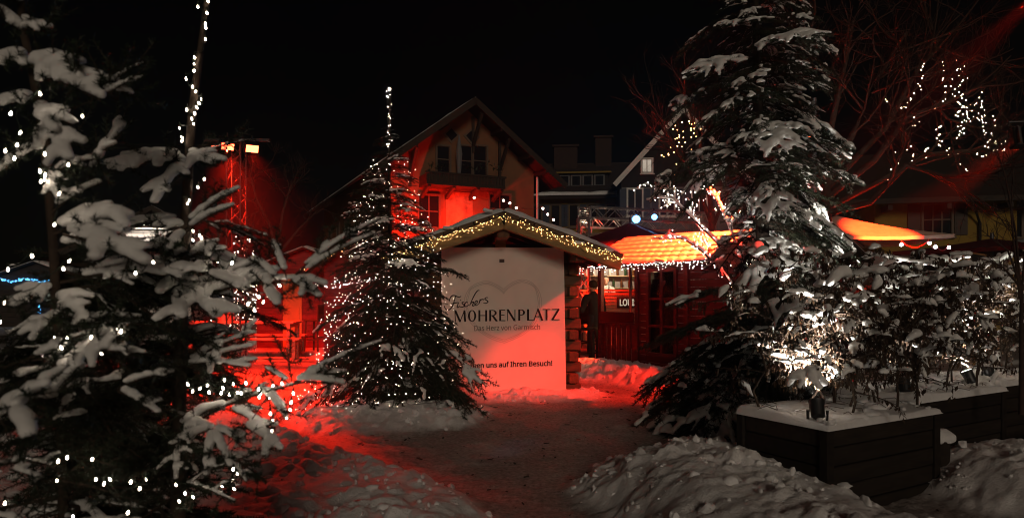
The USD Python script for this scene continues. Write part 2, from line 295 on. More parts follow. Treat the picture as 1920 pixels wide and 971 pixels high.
# ------------------------------------------------------------------ spruce branches
def fan(base, tip, n_side, sidelen, rng, up=(0, -.35, .94), droop=.06, curl=.05, level2=0, t0=.18, ang=(38, 58)):
    """Twigs of one branch: [(points, radius)], the first is the axis."""
    base, tip = np.asarray(base, float), np.asarray(tip, float)
    L = np.linalg.norm(tip - base); ax = (tip - base) / L
    lat = nrm(np.cross(ax, up)); upv = np.cross(lat, ax)
    ts = np.linspace(0, 1, 6)
    main = base + np.outer(ts, tip - base) + np.outer(np.sin(ts * np.pi) * droop * L, upv)
    out = [(main, .011 * L + .0025)]
    for i in range(n_side):
        t = t0 + (1.0 - t0) * (i + rng.uniform(.0, .7)) / n_side
        t = min(t, .97); side = 1 if i % 2 else -1
        p = base + (tip - base) * t + upv * math.sin(t * math.pi) * droop * L
        l = sidelen * L * (1.0 - .62 * t) * rng.uniform(.75, 1.25)
        a = math.radians(rng.uniform(*ang))
        d = nrm(math.cos(a) * ax + side * math.sin(a) * lat + rng.uniform(-.12, .22) * upv)
        e = p + d * l; m = (p + e) / 2 - ax * l * .06 + upv * curl * l
        out.append((np.array([p, m, e + ax * l * .08 - np.array([0, 0, .06 * l])]), .004 * L + .0016))
        for j in range(level2):
            u = (j + rng.uniform(.4, 1)) / (level2 + .5); s2 = 1 if j % 2 else -1
            q = p + (e - p) * u; l2 = l * .42 * (1.1 - .7 * u) * rng.uniform(.8, 1.2)
            d2 = nrm(d * .75 + s2 * .6 * np.cross(upv, d) + rng.uniform(-.1, .1) * upv)
            out.append((np.array([q, q + d2 * l2 * .5 + upv * .02 * l2, q + d2 * l2]), .0025 * L + .0012))
    return out

def needles(twigs, per_m, length, width, rng, skip_axis=.0):
    V = []
    for k, (p, r) in enumerate(twigs):
        seg = np.linalg.norm(np.diff(p, axis=0), axis=1); tot = seg.sum()
        n = int(tot * per_m)
        if n < 1: continue
        u = rng.uniform(skip_axis if k == 0 else .03, 1.0, n) * tot
        cum = np.concatenate([[0], np.cumsum(seg)]); i = np.clip(np.searchsorted(cum, u) - 1, 0, len(seg) - 1)
        w = ((u - cum[i]) / seg[i])[:, None]; c = p[i] * (1 - w) + p[i + 1] * w
        t = nrm(p[i + 1] - p[i])
        rad = rng.normal(size=(n, 3)); rad -= (rad * t).sum(1, keepdims=True) * t; rad = nrm(rad)
        d = nrm(t * rng.uniform(.35, .9, (n, 1)) + rad)
        l = (length * rng.uniform(.7, 1.2, (n, 1)))
        side = nrm(np.cross(d, rng.normal(size=(n, 3)))) * width / 2
        V.append(np.stack([c - side, c + side, c + d * l], 1).reshape(-1, 3))
    V = np.vstack(V)
    return V, np.arange(len(V)).reshape(-1, 3)

def stems(twigs, n=4, k=1.0):
    g = Geo()
    for p, r in twigs: g.tube(p, np.linspace(r * k, r * k * .45, len(p)), n, cap=False)
    return g

def snow_caps(twigs, r, rng, cover=1.0, lift=.55, taper=.75, t0=.15, axis=True):
    c = []
    for k, (p, _) in enumerate(twigs):
        if k == 0 and not axis: continue
        if k and rng.random() > cover: continue
        L = np.linalg.norm(p[-1] - p[0]); rr = r * (1.0 if k == 0 else rng.uniform(.75, 1.15)) * min(1.0, .55 + L / (8 * r))
        m = len(p) - 1
        for j in range(m):
            if k == 0 and j == 0: continue
            a, b = p[j].copy(), p[j + 1].copy()
            if k and j == 0: a = a + (b - a) * t0
            ta, tb = j / m, (j + 1) / m
            ra, rb = rr * (1 - (1 - taper) * ta), rr * (1 - (1 - taper) * tb)
            a[2] += ra * lift; b[2] += rb * lift
            c.append([*a, *b, ra, rb])
    return c

# the kinds of branch that the spruces in the middle distance are made of: one metre long, along +x
def branch_source(name, seed, n_side, sidelen, snow_r, cover, droop=.05, level2=4, per_m=260, snow=True, nl=.030, nw=.0058):
    rng = np.random.default_rng(seed)
    path = '/World/' + name
    stage.CreateClassPrim(path)
    tw = fan((0, 0, 0), (1, 0, 0), n_side, sidelen, rng, up=(0, 0, 1), droop=droop, level2=level2, curl=.04)
    for p, r in tw:                                 # the tips hang a little
        p[:, 2] -= .16 * np.clip(p[:, 0], 0, 2) ** 2 + .22 * np.abs(p[:, 1]) ** 1.3
    put(path + '/twigs', stems(tw, 3), TWIG)
    put(path + '/needles', needles(tw, per_m, nl, nw, rng, skip_axis=.12), NEEDLE)
    if snow:
        caps = snow_caps([t for i, t in enumerate(tw) if i == 0 or rng.random() < cover], snow_r, rng, cover=1.0, lift=.7)
        caps = [c for c in caps if meshkit.noise(np.array([c[0] * 4, c[1] * 4, seed * 1.0])) > .40 and c[0] > .2]
        put(path + '/snow', lumps(caps, .019, k=.012, seed=seed, under=2.2), SNOWT, smooth=True)
    return path

SPRUCE_SNOWY = [branch_source(f'snowy_spruce_branch_{w}', 11 + i, 15 + i, .42, .021 + .003 * i, .46) for i, w in enumerate(('wide', 'long', 'dense', 'short'))]
SPRUCE_LIGHT = [branch_source(f'lightly_snowed_spruce_branch_{w}', 31 + i, 16, .40, .016, .22) for i, w in enumerate(('wide', 'long', 'dense'))]
SPRUCE_BARE = [branch_source(f'bare_spruce_branch_{w}', 51 + i, 14, .40, .02, .3, snow=False) for i, w in enumerate(('wide', 'long'))]

def place_branch(parent, source, pos, az, el, roll, L, wide=1.0, name='branch'):
    p = fresh(parent, name)
    x = UsdGeom.Xform.Define(stage, p)
    x.GetPrim().GetReferences().AddInternalReference(source); x.GetPrim().SetInstanceable(True)
    c, s, ce, se = math.cos(az), math.sin(az), math.cos(el), math.sin(el)
    ex = np.array([c * ce, s * ce, se]); ey = np.array([-s, c, 0]); ez = np.cross(ex, ey)
    cr, sr = math.cos(roll), math.sin(roll)
    ey, ez = cr * ey + sr * ez, cr * ez - sr * ey
    M = np.eye(4); M[0, :3], M[1, :3], M[2, :3], M[3, :3] = ex * L, ey * L * wide, ez * L, pos
    x.AddTransformOp().Set(Gf.Matrix4d(*M.ravel().tolist()))

def spruce(label, base, top, radius_at, n, sources, seed, group=None, trunk_r=.07, el_low=-25, el_high=35, name='spruce_tree', lean=(0, 0), z0=.15, keep=None, gap=0.0, jit=(.72, 1.14)):
    """radius_at(t): crown radius at t = 0 (ground) .. 1 (top). Returns the thing and a function that gives points on the crown."""
    rng = np.random.default_rng(seed)
    t = Thing(name, label, 'tree', base, group=group)
    H = top
    ts = np.linspace(0, 1, 9)
    axis = np.stack([lean[0] * ts + .02 * np.sin(ts * 7), lean[1] * ts, H * ts], 1)
    g = Geo(); g.tube(axis, trunk_r * (1 - ts) + .006, 8)
    t.add('trunk', g, BARK, smooth=True)
    golden = 2.399963
    for i in range(n):
        u = (i + rng.uniform(0, .9)) / n
        z = z0 / H + (1 - z0 / H - .03) * (u ** 1.12)
        R = radius_at(z) * rng.uniform(*jit)
        if gap and meshkit.noise(np.array([i * .37, seed, z * 9.0])) < gap: R *= .72
        az = i * golden + rng.uniform(-.35, .35)
        if keep and not keep(z, az): continue
        el = math.radians(el_low + (el_high - el_low) * z ** 1.3 + rng.uniform(-8, 8))
        pos = np.array([np.interp(z, ts, axis[:, k]) for k in range(3)])
        place_branch(t.path, sources[rng.integers(len(sources))], pos, az, el, rng.uniform(-.5, .5), R / max(.5, math.cos(el)) , rng.uniform(.75, 1.3))
    return t

# ------------------------------------------------------------------ strings of lights
def bulb_cloud(points, r, sub=0):
    m = trimesh.creation.icosphere(sub, 1.0) if sub else trimesh.Trimesh([[1, 0, 0], [-1, 0, 0], [0, 1, 0], [0, -1, 0], [0, 0, 1.3], [0, 0, -1.0]],
        [[0, 2, 4], [2, 1, 4], [1, 3, 4], [3, 0, 4], [2, 0, 5], [1, 2, 5], [3, 1, 5], [0, 3, 5]], process=False)
    p = np.asarray(points, float); rr = r * np.random.default_rng(len(p)).uniform(.55, 1.3, len(p))
    v = m.vertices[None] * rr[:, None, None] + p[:, None]
    return v.reshape(-1, 3), (m.faces[None] + (np.arange(len(p)) * len(m.vertices))[:, None, None]).reshape(-1, 3)

def light_string(label, paths, bulbs, r, material, group=None, name='light_string', wire_r=.003, wires=True, sub=0, cat='fairy lights'):
    t = Thing(name, label, cat, np.asarray(bulbs).mean(0), group=group)
    if wires and len(paths):
        g = Geo()
        for p in paths:
            if len(p) > 1: g.tube(p, wire_r, 3, cap=False)
        t.add('cable', g, WIRE, world=True)
    t.add('bulbs', bulb_cloud(bulbs, r, sub), material, kind='stuff', world=True)
    return t

def along(path, step, jitter, rng):
    p = np.asarray(path, float); seg = np.linalg.norm(np.diff(p, axis=0), axis=1); cum = np.concatenate([[0], np.cumsum(seg)])
    u = np.arange(step / 2, cum[-1], step); u = u + rng.uniform(-.4, .4, len(u)) * step
    q = np.stack([np.interp(u, cum, p[:, k]) for k in range(3)], 1)
    return q + rng.normal(0, jitter, q.shape)
# ------------------------------------------------------------------ ground: trodden snow with banks
TREE_C = ground_at(738, 772); TREE_R = np.array([2.85, 7.7, 0])
HUT = ground_at(943, 744); HUT_RZ = math.radians(5.5)
PU = np.array([math.cos(math.radians(30)), math.sin(math.radians(30)), 0]); PV = np.array([-PU[1], PU[0], 0])
PA = at(1550, 803, F * .9 / 255); PA[2] = 0
RW0 = np.array([1.72, 13.2, 0]); RU = nrm(np.array([.54, -.84, 0]))

def seg_d(x, y, a, b):
    a, b = np.asarray(a[:2]), np.asarray(b[:2]); ab = b - a
    t = np.clip(((x - a[0]) * ab[0] + (y - a[1]) * ab[1]) / (ab @ ab), 0, 1)
    return np.hypot(x - a[0] - t * ab[0], y - a[1] - t * ab[1])
def smooth01(x): x = np.clip(x, 0, 1); return x * x * (3 - 2 * x)

_r = np.random.default_rng(5)
_cells = _r.uniform((-6, 2), (7, 15), (16000, 2)); _cellr = .025 + .10 * _r.random(16000) ** 2; _tree = cKDTree(_cells)
def bank(x, y):
    """Heaped snow, 0 on the trodden path."""
    x, y = np.broadcast_arrays(np.asarray(x, float), np.asarray(y, float))
    P = np.stack([x, y, 0 * x], -1)
    w = (meshkit.fbm(P * .9, 3, 3) - .5)
    # left bank, in front of the camera
    ex = np.interp(y, [2, 4.3, 5.1, 6.2, 7.3, 8.6, 11], [.25, -.05, -.42, -1.5, -2.5, -3.4, -5.0])
    left = smooth01((ex - x + w * .5) / .55) * .20 * smooth01((9.6 - y) / 1.5)
    # right bank, against the planters
    d = seg_d(x, y, (1.55, 4.75), (1.95, 4.35)); d2 = seg_d(x, y, (1.40, 5.3), (1.65, 3.4))
    right = smooth01((1.0 - np.minimum(d, d2) + w * .55) / .8) * (.31 + w * .18) * smooth01((2.5 - x + .25 * (4.6 - y)) / .6)
    d3 = seg_d(x, y, (3.9, 5.0), (7.0, 6.6)); far_right = smooth01((.95 - d3 + w * .5) / .7) * .30
    dt = np.hypot(x - TREE_C[0] - .05, y - TREE_C[1] + .25)
    tree = smooth01((1.35 - dt + w * .9) / .8) * (.17 + .16 * w)
    hut = smooth01((.75 - seg_d(x, y, HUT + [-.6, -.15, 0], HUT + [1.0, .05, 0]) + w * .4) / .7) * .10
    red = smooth01((.95 - seg_d(x, y, RW0 + RU * .3 + [-.35, -.55, 0], RW0 + RU * 2.4 + [-.5, -.5, 0]) + w * .6) / .7) * .27
    far = smooth01((np.hypot(x, y) - 30) / 10) * .05
    return np.maximum.reduce([left, right, far_right, tree, hut, red, far])
def ground_z(x, y):
    x, y = np.broadcast_arrays(np.asarray(x, float), np.asarray(y, float))
    b = bank(x, y)
    P = np.stack([x, y, 0 * x], -1)
    fine = (meshkit.fbm(P * 5.0, 4, 9) - .5)
    d, i = _tree.query(np.stack([x.ravel(), y.ravel()], 1)); d = d.reshape(x.shape); rr = _cellr[i].reshape(x.shape)
    lump = np.sqrt(np.clip(1 - (d / rr) ** 2, 0, 1)) * rr
    m = smooth01(b / .10)
    return b + fine * (.024 + .07 * m) + lump * (.08 + .42 * m * smooth01((meshkit.noise(P * 1.9, 21) - .35) * 3)) + (meshkit.fbm(P * 14, 3, 4) - .5) * (.018 + .03 * m)

def axis_steps(lo, hi, step, far, k=1.22):
    inner = list(np.arange(lo, hi, step)); s = step; x = inner[-1]
    out = []
    while x < far[1]: s *= k; x += s; out.append(x)
    s = step; x = lo; pre = []
    while x > far[0]: s *= k; x -= s; pre.append(x)
    return np.array(pre[::-1] + inner + out)
gx = axis_steps(-5.0, 5.6, .032, (-160, 160)); gy = np.concatenate([[-30, -10, -3, 0, 1.2], np.arange(2.0, 6.0, .024), axis_steps(6.0, 14.5, .034, (6.0, 260))])
gy = np.unique(np.round(gy, 4))
GX, GY = np.meshgrid(gx, gy, indexing='ij')
GZ = ground_z(GX, GY); GB = bank(GX, GY)
nx, ny = GX.shape
i, j = np.meshgrid(np.arange(nx - 1), np.arange(ny - 1), indexing='ij')
q = np.stack([i * ny + j, (i + 1) * ny + j, (i + 1) * ny + j + 1, i * ny + j + 1], -1).reshape(-1, 4)
gm = trimesh.Trimesh(np.stack([GX, GY, GZ], -1).reshape(-1, 3), np.vstack([q[:, [0, 1, 2]], q[:, [0, 2, 3]]]), process=False)
SNOWG = usdkit.material(stage, '/World/Looks/trodden_snow', {
    'tc': ('texture_coordinate', {}), 'at': ('attribute', {'attribute': 'dirt'}),
    'n1': ('noise_texture', {'scale': 1.3, 'detail': 6.0, 'roughness': .65}), 'n2': ('noise_texture', {'scale': 26.0, 'detail': 5.0, 'roughness': .7}),
    'n3': ('noise_texture', {'scale': 70.0, 'detail': 4.0, 'roughness': .7}),
    'm1': ('math', {'math_type': 'multiply_add', 'value2': 1.5, 'value3': -.75}), 'a1': ('math', {'math_type': 'add', 'use_clamp': True}),
    'm2': ('math', {'math_type': 'multiply'}),
    'dr': ('rgb_ramp', {'ramp': [(.30, (.085, .068, .056)), (.42, (.22, .185, .165)), (.60, (.36, .32, .295)), (.78, (.55, .51, .48))]}),
    'cr': ('rgb_ramp', {'ramp': [(.3, (.66, .64, .62)), (.6, (.80, .79, .78))]}),
    'mx': ('mix', {}), 'bu': ('bump', {'strength': .6, 'distance': .03}), 'p': ('principled_bsdf', {'roughness': .62, 'specular_ior_level': .35})},
    [('tc.object', 'n1.vector'), ('tc.object', 'n2.vector'), ('tc.object', 'n3.vector'), ('n1.fac', 'm1.value1'), ('at.fac', 'a1.value1'), ('m1.value', 'a1.value2'),
     ('at.fac', 'm2.value1'), ('a1.value', 'm2.value2'), ('n2.fac', 'dr.fac'), ('n2.fac', 'cr.fac'), ('m2.value', 'mx.fac'), ('cr.color', 'mx.color1'), ('dr.color', 'mx.color2'),
     ('mx.color', 'p.base_color'), ('n3.fac', 'bu.height'), ('bu.normal', 'p.normal')], surface='p.BSDF')
gp = put('/World/snowy_ground', gm, SNOWG, smooth=True, label='trodden dirty snow of the square with clean heaped banks along its edges', kind='structure')
UsdGeom.PrimvarsAPI(gp).CreatePrimvar('dirt', Sdf.ValueTypeNames.FloatArray, 'vertex').Set(Vt.FloatArray.FromNumpy((1 - smooth01(GB / .09)).astype(np.float32).ravel()))

# lumps of broken snow on the banks and bits of litter on the trodden part
rng = np.random.default_rng(77)
P = rng.uniform((-4, 3), (5, 13), (5000, 2)); b = bank(P[:, 0], P[:, 1]); P = P[(b > .025) & (b < .32)][:1500]
g = Geo(); base_m = trimesh.creation.icosphere(1, 1.0)
for x, y in P:
    r = .008 + .026 * rng.random() ** 3
    v = base_m.vertices * (1 + 1.1 * (meshkit.noise(base_m.vertices * 1.9 + x * 9, 3)[:, None] - .5)) * r * rng.uniform(.6, 1.5, 3)
    g.add(v + [x, y, ground_z(x, y) - r * .05], base_m.faces)
bm2 = trimesh.creation.icosphere(2, 1.0)
P = np.vstack([rng.uniform((.4, 3.4), (2.3, 5.9), (700, 2)), rng.uniform((-2.5, 3.4), (.2, 7), (500, 2)), rng.uniform((3, 4.4), (6, 6.5), (260, 2))]); b = bank(P[:, 0], P[:, 1]); P = P[(b > .03)][::5][:170]
for x, y in P:                                      # clods thrown up by the plough
    r = .010 + .030 * rng.random() ** 3
    v = bm2.vertices * (1 + .9 * (meshkit.fbm(bm2.vertices * 1.5 + x * 9, 3, 3)[:, None] - .5)) * r * rng.uniform(.6, 1.4, 3)
    g.add(v + [x, y, ground_z(x, y) - r * .30], bm2.faces)
single('snow_lumps', g, SNOW, 'small broken lumps of snow scattered over the heaped banks', 'snow', smooth=40, kind='stuff')
P = rng.uniform((-2.5, 4), (3.5, 12.5), (2600, 2)); P = P[bank(P[:, 0], P[:, 1]) < .05][:420]
g = Geo()
for x, y in P:
    l = .012 + .05 * rng.random() ** 3; a = rng.uniform(0, 6.28); z = ground_z(x, y) + .006
    g.beam((x, y, z), (x + l * math.cos(a), y + l * math.sin(a), z + rng.uniform(-.002, .01)), l * rng.uniform(.2, .7), .005)
single('leaf_litter', g, BARK, 'dark bits of leaf and twig trodden into the snow', 'litter', kind='stuff')

# two snow-capped boulders at the foot of the lit spruce
for px, py, r, l in ((776, 768, .17, 'round boulder capped with snow, the larger one before the lit spruce trunk'), (722, 772, .14, 'smaller snow-covered boulder half hidden under the lowest twigs of the lit spruce')):
    c = ground_at(px, py + 8); c[2] = ground_z(c[0], c[1])
    t = Thing('boulder', l, 'boulder', c)
    v = trimesh.creation.icosphere(3, 1.0)
    s = v.vertices * (1 + .2 * (meshkit.fbm(v.vertices * 1.6 + px, 3)[:, None] - .5)) * [r * 1.15, r, r * .8]
    t.add('stone', (s + [0, 0, r * .35], v.faces), mat('grey_stone', (.10, .08, .07), (.05, .04, .035), scale=9, rough=.9, bump=.4), smooth=True)
    t.add('snow_cap', lumps([[-r * .5, 0, r * .95, r * .5, .02, r * .95, r * .55, r * .5], [0, -r * .2, r, 0, r * .3, r, r * .6, r * .5]], .025, k=.02, under=1.8), SNOW, smooth=True)
# ------------------------------------------------------------------ log hut with the banner
def logs_label(): return None
hut = Thing('log_hut', 'small log cabin with open gable, snowy roof and notched corner timbers behind the banner', 'hut', HUT, HUT_RZ)
XL, XR, DEP, LH = -1.12, 1.02, 2.3, .157
for k in range(13):
    z = .02 + LH * (k + .5)
    for y0 in (.12, DEP):
        g = Geo(); e = .13 if k % 2 == 0 else .02
        g.box(((XL + XR) / 2, y0, z), (XR - XL + 2 * e, .15, LH - .008), ch=.016)
        hut.add('log', g, LOG)
    for x in (XL, XR):
        g = Geo(); e = .02 if k % 2 == 0 else .16
        g.box((x + (.002 if x > 0 else -.002), .12 + DEP / 2 - .06, z + LH * .5 - (LH / 2 if k % 2 == 0 else LH / 2)), (.146, DEP + 2 * e - .12, LH - .014), ch=.016)
        hut.add('log', g, LOGY)
ax_, az_ = hut.plane(945, 385, -.62); ex_, ez_ = hut.plane(1168, 474, -.62)
PK = np.array([ax_, az_ - .06]); SL = (PK[1] - ez_) / (ex_ - PK[0]); HW = ex_ - PK[0]
def roof_pt(s, t, y, dz=0): return np.array([PK[0] + s * t * HW, y, PK[1] - t * HW * SL + dz])
BACK = DEP + .45
for s in (-1, 1):
    g = Geo(); g.beam(roof_pt(s, .012, -.60, -.17), roof_pt(s, .985, -.60, -.17), .10, .17, up=(0, -1, 0) if False else (0, 0, 1), ch=.012)
    hut.add('barge_beam', g, FASCIA)
    for k in range(8):                              # roof boards run along the ridge, seen at their ends
        a, b = (k + .04) / 8, (k + .97) / 8
        g = Geo(); pa, pb = roof_pt(s, a, 0, -.045), roof_pt(s, b, 0, -.045)
        n = nrm(np.array([-(pb - pa)[2], 0, (pb - pa)[0]])); n = n if n[2] > 0 else -n
        c = (pa + pb) / 2; c[1] = (BACK - .66) / 2
        x = nrm(pb - pa); R = np.stack([x, [0, 1, 0], np.cross(x, [0, 1, 0])], 1)
        g.box(c, (np.linalg.norm(pb - pa), BACK + .66, .05), R); hut.add('roof_board', g, mat('roof_boards', (.13, .08, .045), (.07, .045, .028), scale=5, rough=.8, bump=.3, stretch=(5, 1, 5), vary=.25))
    for t_ in (.33, .66):                           # rafters within
        pass
    for y0 in (.35, 1.1, 1.85):
        g = Geo(); g.beam(roof_pt(s, .03, y0, -.15), roof_pt(s, .92, y0, -.15), .09, .13); hut.add('rafter', g, LOG)
for xx, zz in ((0, PK[1] - .21),):
    g = Geo(); g.box((PK[0], BACK / 2 - .30, zz - .07), (.17, BACK + .50, .19), ch=.015); hut.add('ridge_beam', g, LOGY)
g = Geo(); g.box((PK[0], .0, PK[1] - .40), (.15, .13, .18), ch=.012); hut.add('king_post', g, FASCIA)
for x in (XL - .02, XR + .02):
    g = Geo(); zz = PK[1] - abs(x - PK[0]) * SL - .22
    g.box((x, BACK / 2 - .30, min(zz, 2.12)), (.18, BACK + .46, .17), ch=.015); hut.add('wall_plate', g, LOGY)
g = Geo(); g.box(((XL + XR) / 2, .02, 2.13), (XR - XL - .24, .05, .12), ch=.01); hut.add('tie_beam', g, DARKWOOD)
# back gable boards
g0 = Polygon([(XL, 2.06), (XR, 2.06), (XR, PK[1] - (XR - PK[0]) * SL - .12), (PK[0], PK[1] - .12), (XL, PK[1] - (PK[0] - XL) * SL - .12)])
for k in range(12):
    x0 = XL + (XR - XL) * k / 12; x1 = XL + (XR - XL) * (k + .96) / 12
    s_ = g0.intersection(shapely.box(x0, 0, x1, 9))
    if s_.area > 0: g = Geo(); g.poly(s_, .03, np.array([[1, 0, 0, 0], [0, 0, -1, DEP + .02], [0, 1, 0, 0], [0, 0, 0, 1.0]])); hut.add('gable_board', g, LOG)
# snow on the roof, ragged along the verge
def slab_snow(thing, fn, nu, nv, thick, seed, material=SNOW, edge=.12, name='roof_snow', lumpy=.5, under=None):
    """A sheet of snow over fn(u, v) -> point; thickness rounds off at the edges."""
    u, v = np.meshgrid(np.linspace(0, 1, nu), np.linspace(0, 1, nv), indexing='ij')
    P = fn(u, v); n = meshkit.fbm(P * 2.2, 4, seed)
    e = np.minimum(np.minimum(u, 1 - u) / edge, np.minimum(v, 1 - v) / edge); e = np.sqrt(np.clip(e, 0, 1))
    h = thick * e * (1 - lumpy + 2 * lumpy * n)
    T = P.copy(); T[..., 2] += h
    B = P.copy(); B[..., 2] -= .004
    k = np.arange(nu * nv).reshape(nu, nv)
    q = np.stack([k[:-1, :-1], k[1:, :-1], k[1:, 1:], k[:-1, 1:]], -1).reshape(-1, 4)
    rim = np.concatenate([k[0, :-1], k[:-1, -1], k[-1, :0:-1], k[:0:-1, 0]]); nxt = np.roll(rim, -1)
    side = np.stack([rim, nxt, nxt + nu * nv, rim + nu * nv], 1)
    allq = np.vstack([q, q[:, ::-1] + nu * nv, side])
    return thing.add(name, (np.vstack([T.reshape(-1, 3), B.reshape(-1, 3)]), np.vstack([allq[:, [0, 1, 2]], allq[:, [0, 2, 3]]])), material, smooth=50, under=under)
for s in (-1, 1):
    def fn(u, v, s=s):
        t = .0 + u * 1.0; y = -.66 + v * (BACK + .66)
        y = y + .10 * (meshkit.fbm(np.stack([t * 6 * s, 0 * t, 0 * t], -1), 3, 8)) * (1 - v) * 1.2
        return np.stack([PK[0] + s * t * HW, y, PK[1] - t * HW * SL + .0 * t - .012], -1)
    slab_snow(hut, fn, 70, 50, .085, 6 + s, edge=.05)
# small clumps of snow that slid on to the barge beam
for px, py in ((1086, 452), (1140, 466), (915, 392), (840, 424)):
    x, z = hut.plane(px, py + 3, -.64); hut.add('snow_clump', lumps([[x - .04, -.64, z, x + .05, -.66, z - .01, .03, .024]], .012), SNOW, smooth=True)
# red lamp within
lm = Thing('interior_lamp', 'small red lamp fixed under the ridge inside the log cabin', 'lamp', hut.world((.1, 1.5, 2.0)))
g = Geo(); g.cyl((0, 0, .0), (0, 0, .10), .05, .035); lm.add('housing', g, BLACK)
g = Geo(); g.ball((0, 0, -.025), .035, 2); lm.add('lens', g, glow('red_lamp_lens', (1, .05, .02), 8))
lamp(lm.path + '/light', (0, 0, -.09), None, RED, 1.0, .03)

# the banner
ban = Thing('banner', 'large white cloth banner with heart outline and dark lettering hung across the log cabin', 'banner', HUT + rotz(HUT_RZ) @ np.array([0, -.06, 0]), HUT_RZ)
bl, bt = ban.plane(827.5, 463.5); br, bt2 = ban.plane(1057, 464.5); bl2, bb = ban.plane(829, 744); br2, bb2 = ban.plane(1061.5, 741.5)
nu, nv = 90, 100
def sag(u, v):                                      # how the cloth bellies and creases
    return .007 * np.sin(u * 9 + v * 3) * v + .030 * (meshkit.fbm(np.stack([u * 3.2, v * 2.2, 0 * u], -1), 4, 4) - .5) - .010 * np.exp(-((u - .5 - .25 * v) / .05) ** 2) * np.exp(-v / .3) - .010 * np.exp(-((u - .5 + .3 * v) / .05) ** 2) * np.exp(-v / .3) + .003 * np.sin(v * 40 + 6 * u) * (np.exp(-u / .04) + np.exp(-(1 - u) / .04))
u, v = np.meshgrid(np.linspace(0, 1, nu), np.linspace(0, 1, nv), indexing='ij')
BX = (bl * (1 - v) + bl2 * v) * (1 - u) + (br * (1 - v) + br2 * v) * u; BZ = (bt * (1 - u) + bt2 * u) * (1 - v) + (bb * (1 - u) + bb2 * u) * v
BYw = sag(u, v)
k = np.arange(nu * nv).reshape(nu, nv)
q = np.stack([k[:-1, :-1], k[1:, :-1], k[1:, 1:], k[:-1, 1:]], -1).reshape(-1, 4)
CLOTH = mat('banner_cloth', (.84, .72, .62), (.76, .64, .55), scale=2.2, rough=.85, bump=.08, bscale=180)
top = np.stack([BX, BYw, BZ], -1).reshape(-1, 3); bk = top + [0, .004, 0]
rim = np.concatenate([k[0, :-1], k[:-1, -1], k[-1, :0:-1], k[:0:-1, 0]]); side = np.stack([rim, np.roll(rim, -1), np.roll(rim, -1) + nu * nv, rim + nu * nv], 1)
allq = np.vstack([q[:, ::-1], q + nu * nv, side])
ban.add('cloth', (np.vstack([top, bk]), np.vstack([allq[:, [0, 1, 2]], allq[:, [0, 2, 3]]])), CLOTH, smooth=40)
INK = mat('dark_brown_ink', (.032, .018, .016), rough=.8); INK2 = mat('faded_brown_ink', (.10, .06, .05), rough=.8); INK3 = mat('pale_heart_ink', (.40, .33, .29), rough=.8)
def pxp(px, py): return np.array(ban.plane(px, py))
def ink(name, shapes, material, dy=-.0016):
    """Flat print: shapes in pixels of the photograph, laid on the cloth."""
    g = Geo()
    for s in shapes:
        for gg in getattr(s, 'geoms', [s]):
            if gg.is_empty or gg.area <= 0: continue
            gg = gg.segmentize(2.5); v, f = trimesh.creation.triangulate_polygon(gg, engine='earcut')
            w = np.array([pxp(x, y) for x, y in v])
            uu = (w[:, 0] - bl) / (br - bl); vv = (bt - w[:, 1]) / (bt - bb)
            yy = sag(uu, vv)
            g.add(np.stack([w[:, 0], yy - .0045 + dy, w[:, 1]], 1), np.asarray(f))
    ban.add(name, g, material)
def brush(pts, w0, w1=None, k=5):
    p = np.array(pts, float); t = np.linspace(0, 1, len(p)); tt = np.linspace(0, 1, len(p) * k)
    from scipy.interpolate import CubicSpline
    c = CubicSpline(t, p)(tt) if len(p) > 2 else np.stack([np.interp(tt, t, p[:, i]) for i in (0, 1)], 1)
    w1 = w0 if w1 is None else w1
    return shapely.union_all([LineString(c[i:i + 2]).buffer((w0 + (w1 - w0) * math.sin(math.pi * (i + .5) / (len(c) - 1))) / 2, quad_segs=3) for i in range(len(c) - 1)]).simplify(.05)
z1 = lambda pts: [(820 + x / 6.936, 460 + y / 6.936) for x, y in pts]
script = [[(162, 728), (163, 695), (185, 660), (222, 651), (265, 668), (306, 661)], [(240, 655), (218, 730), (195, 790), (162, 830), (128, 838), (100, 815), (97, 786)], [(182, 760), (235, 748), (268, 742)],
          [(277, 742), (258, 798), (270, 804), (293, 788)], [(301, 710), (303, 714)], [(348, 737), (328, 738), (324, 755), (345, 772), (345, 792), (322, 801), (296, 800)],
          [(393, 745), (375, 738), (355, 763), (357, 790), (380, 792), (412, 768)], [(545, 585), (520, 592), (490, 632), (455, 700), (420, 783)], [(424, 770), (455, 737), (471, 740), (458, 775), (468, 787), (490, 772)],
          [(488, 766), (512, 750), (522, 728), (505, 722), (488, 745), (490, 770), (506, 779), (536, 758)], [(556, 700), (549, 730), (543, 756)], [(548, 735), (570, 706), (594, 700), (600, 708)],
          [(656, 681), (632, 680), (618, 697), (645, 716), (657, 735), (634, 750), (602, 746)]]
ink('script_lettering', [brush(z1(s_), 1.3, 2.1) for s_ in script], INK)
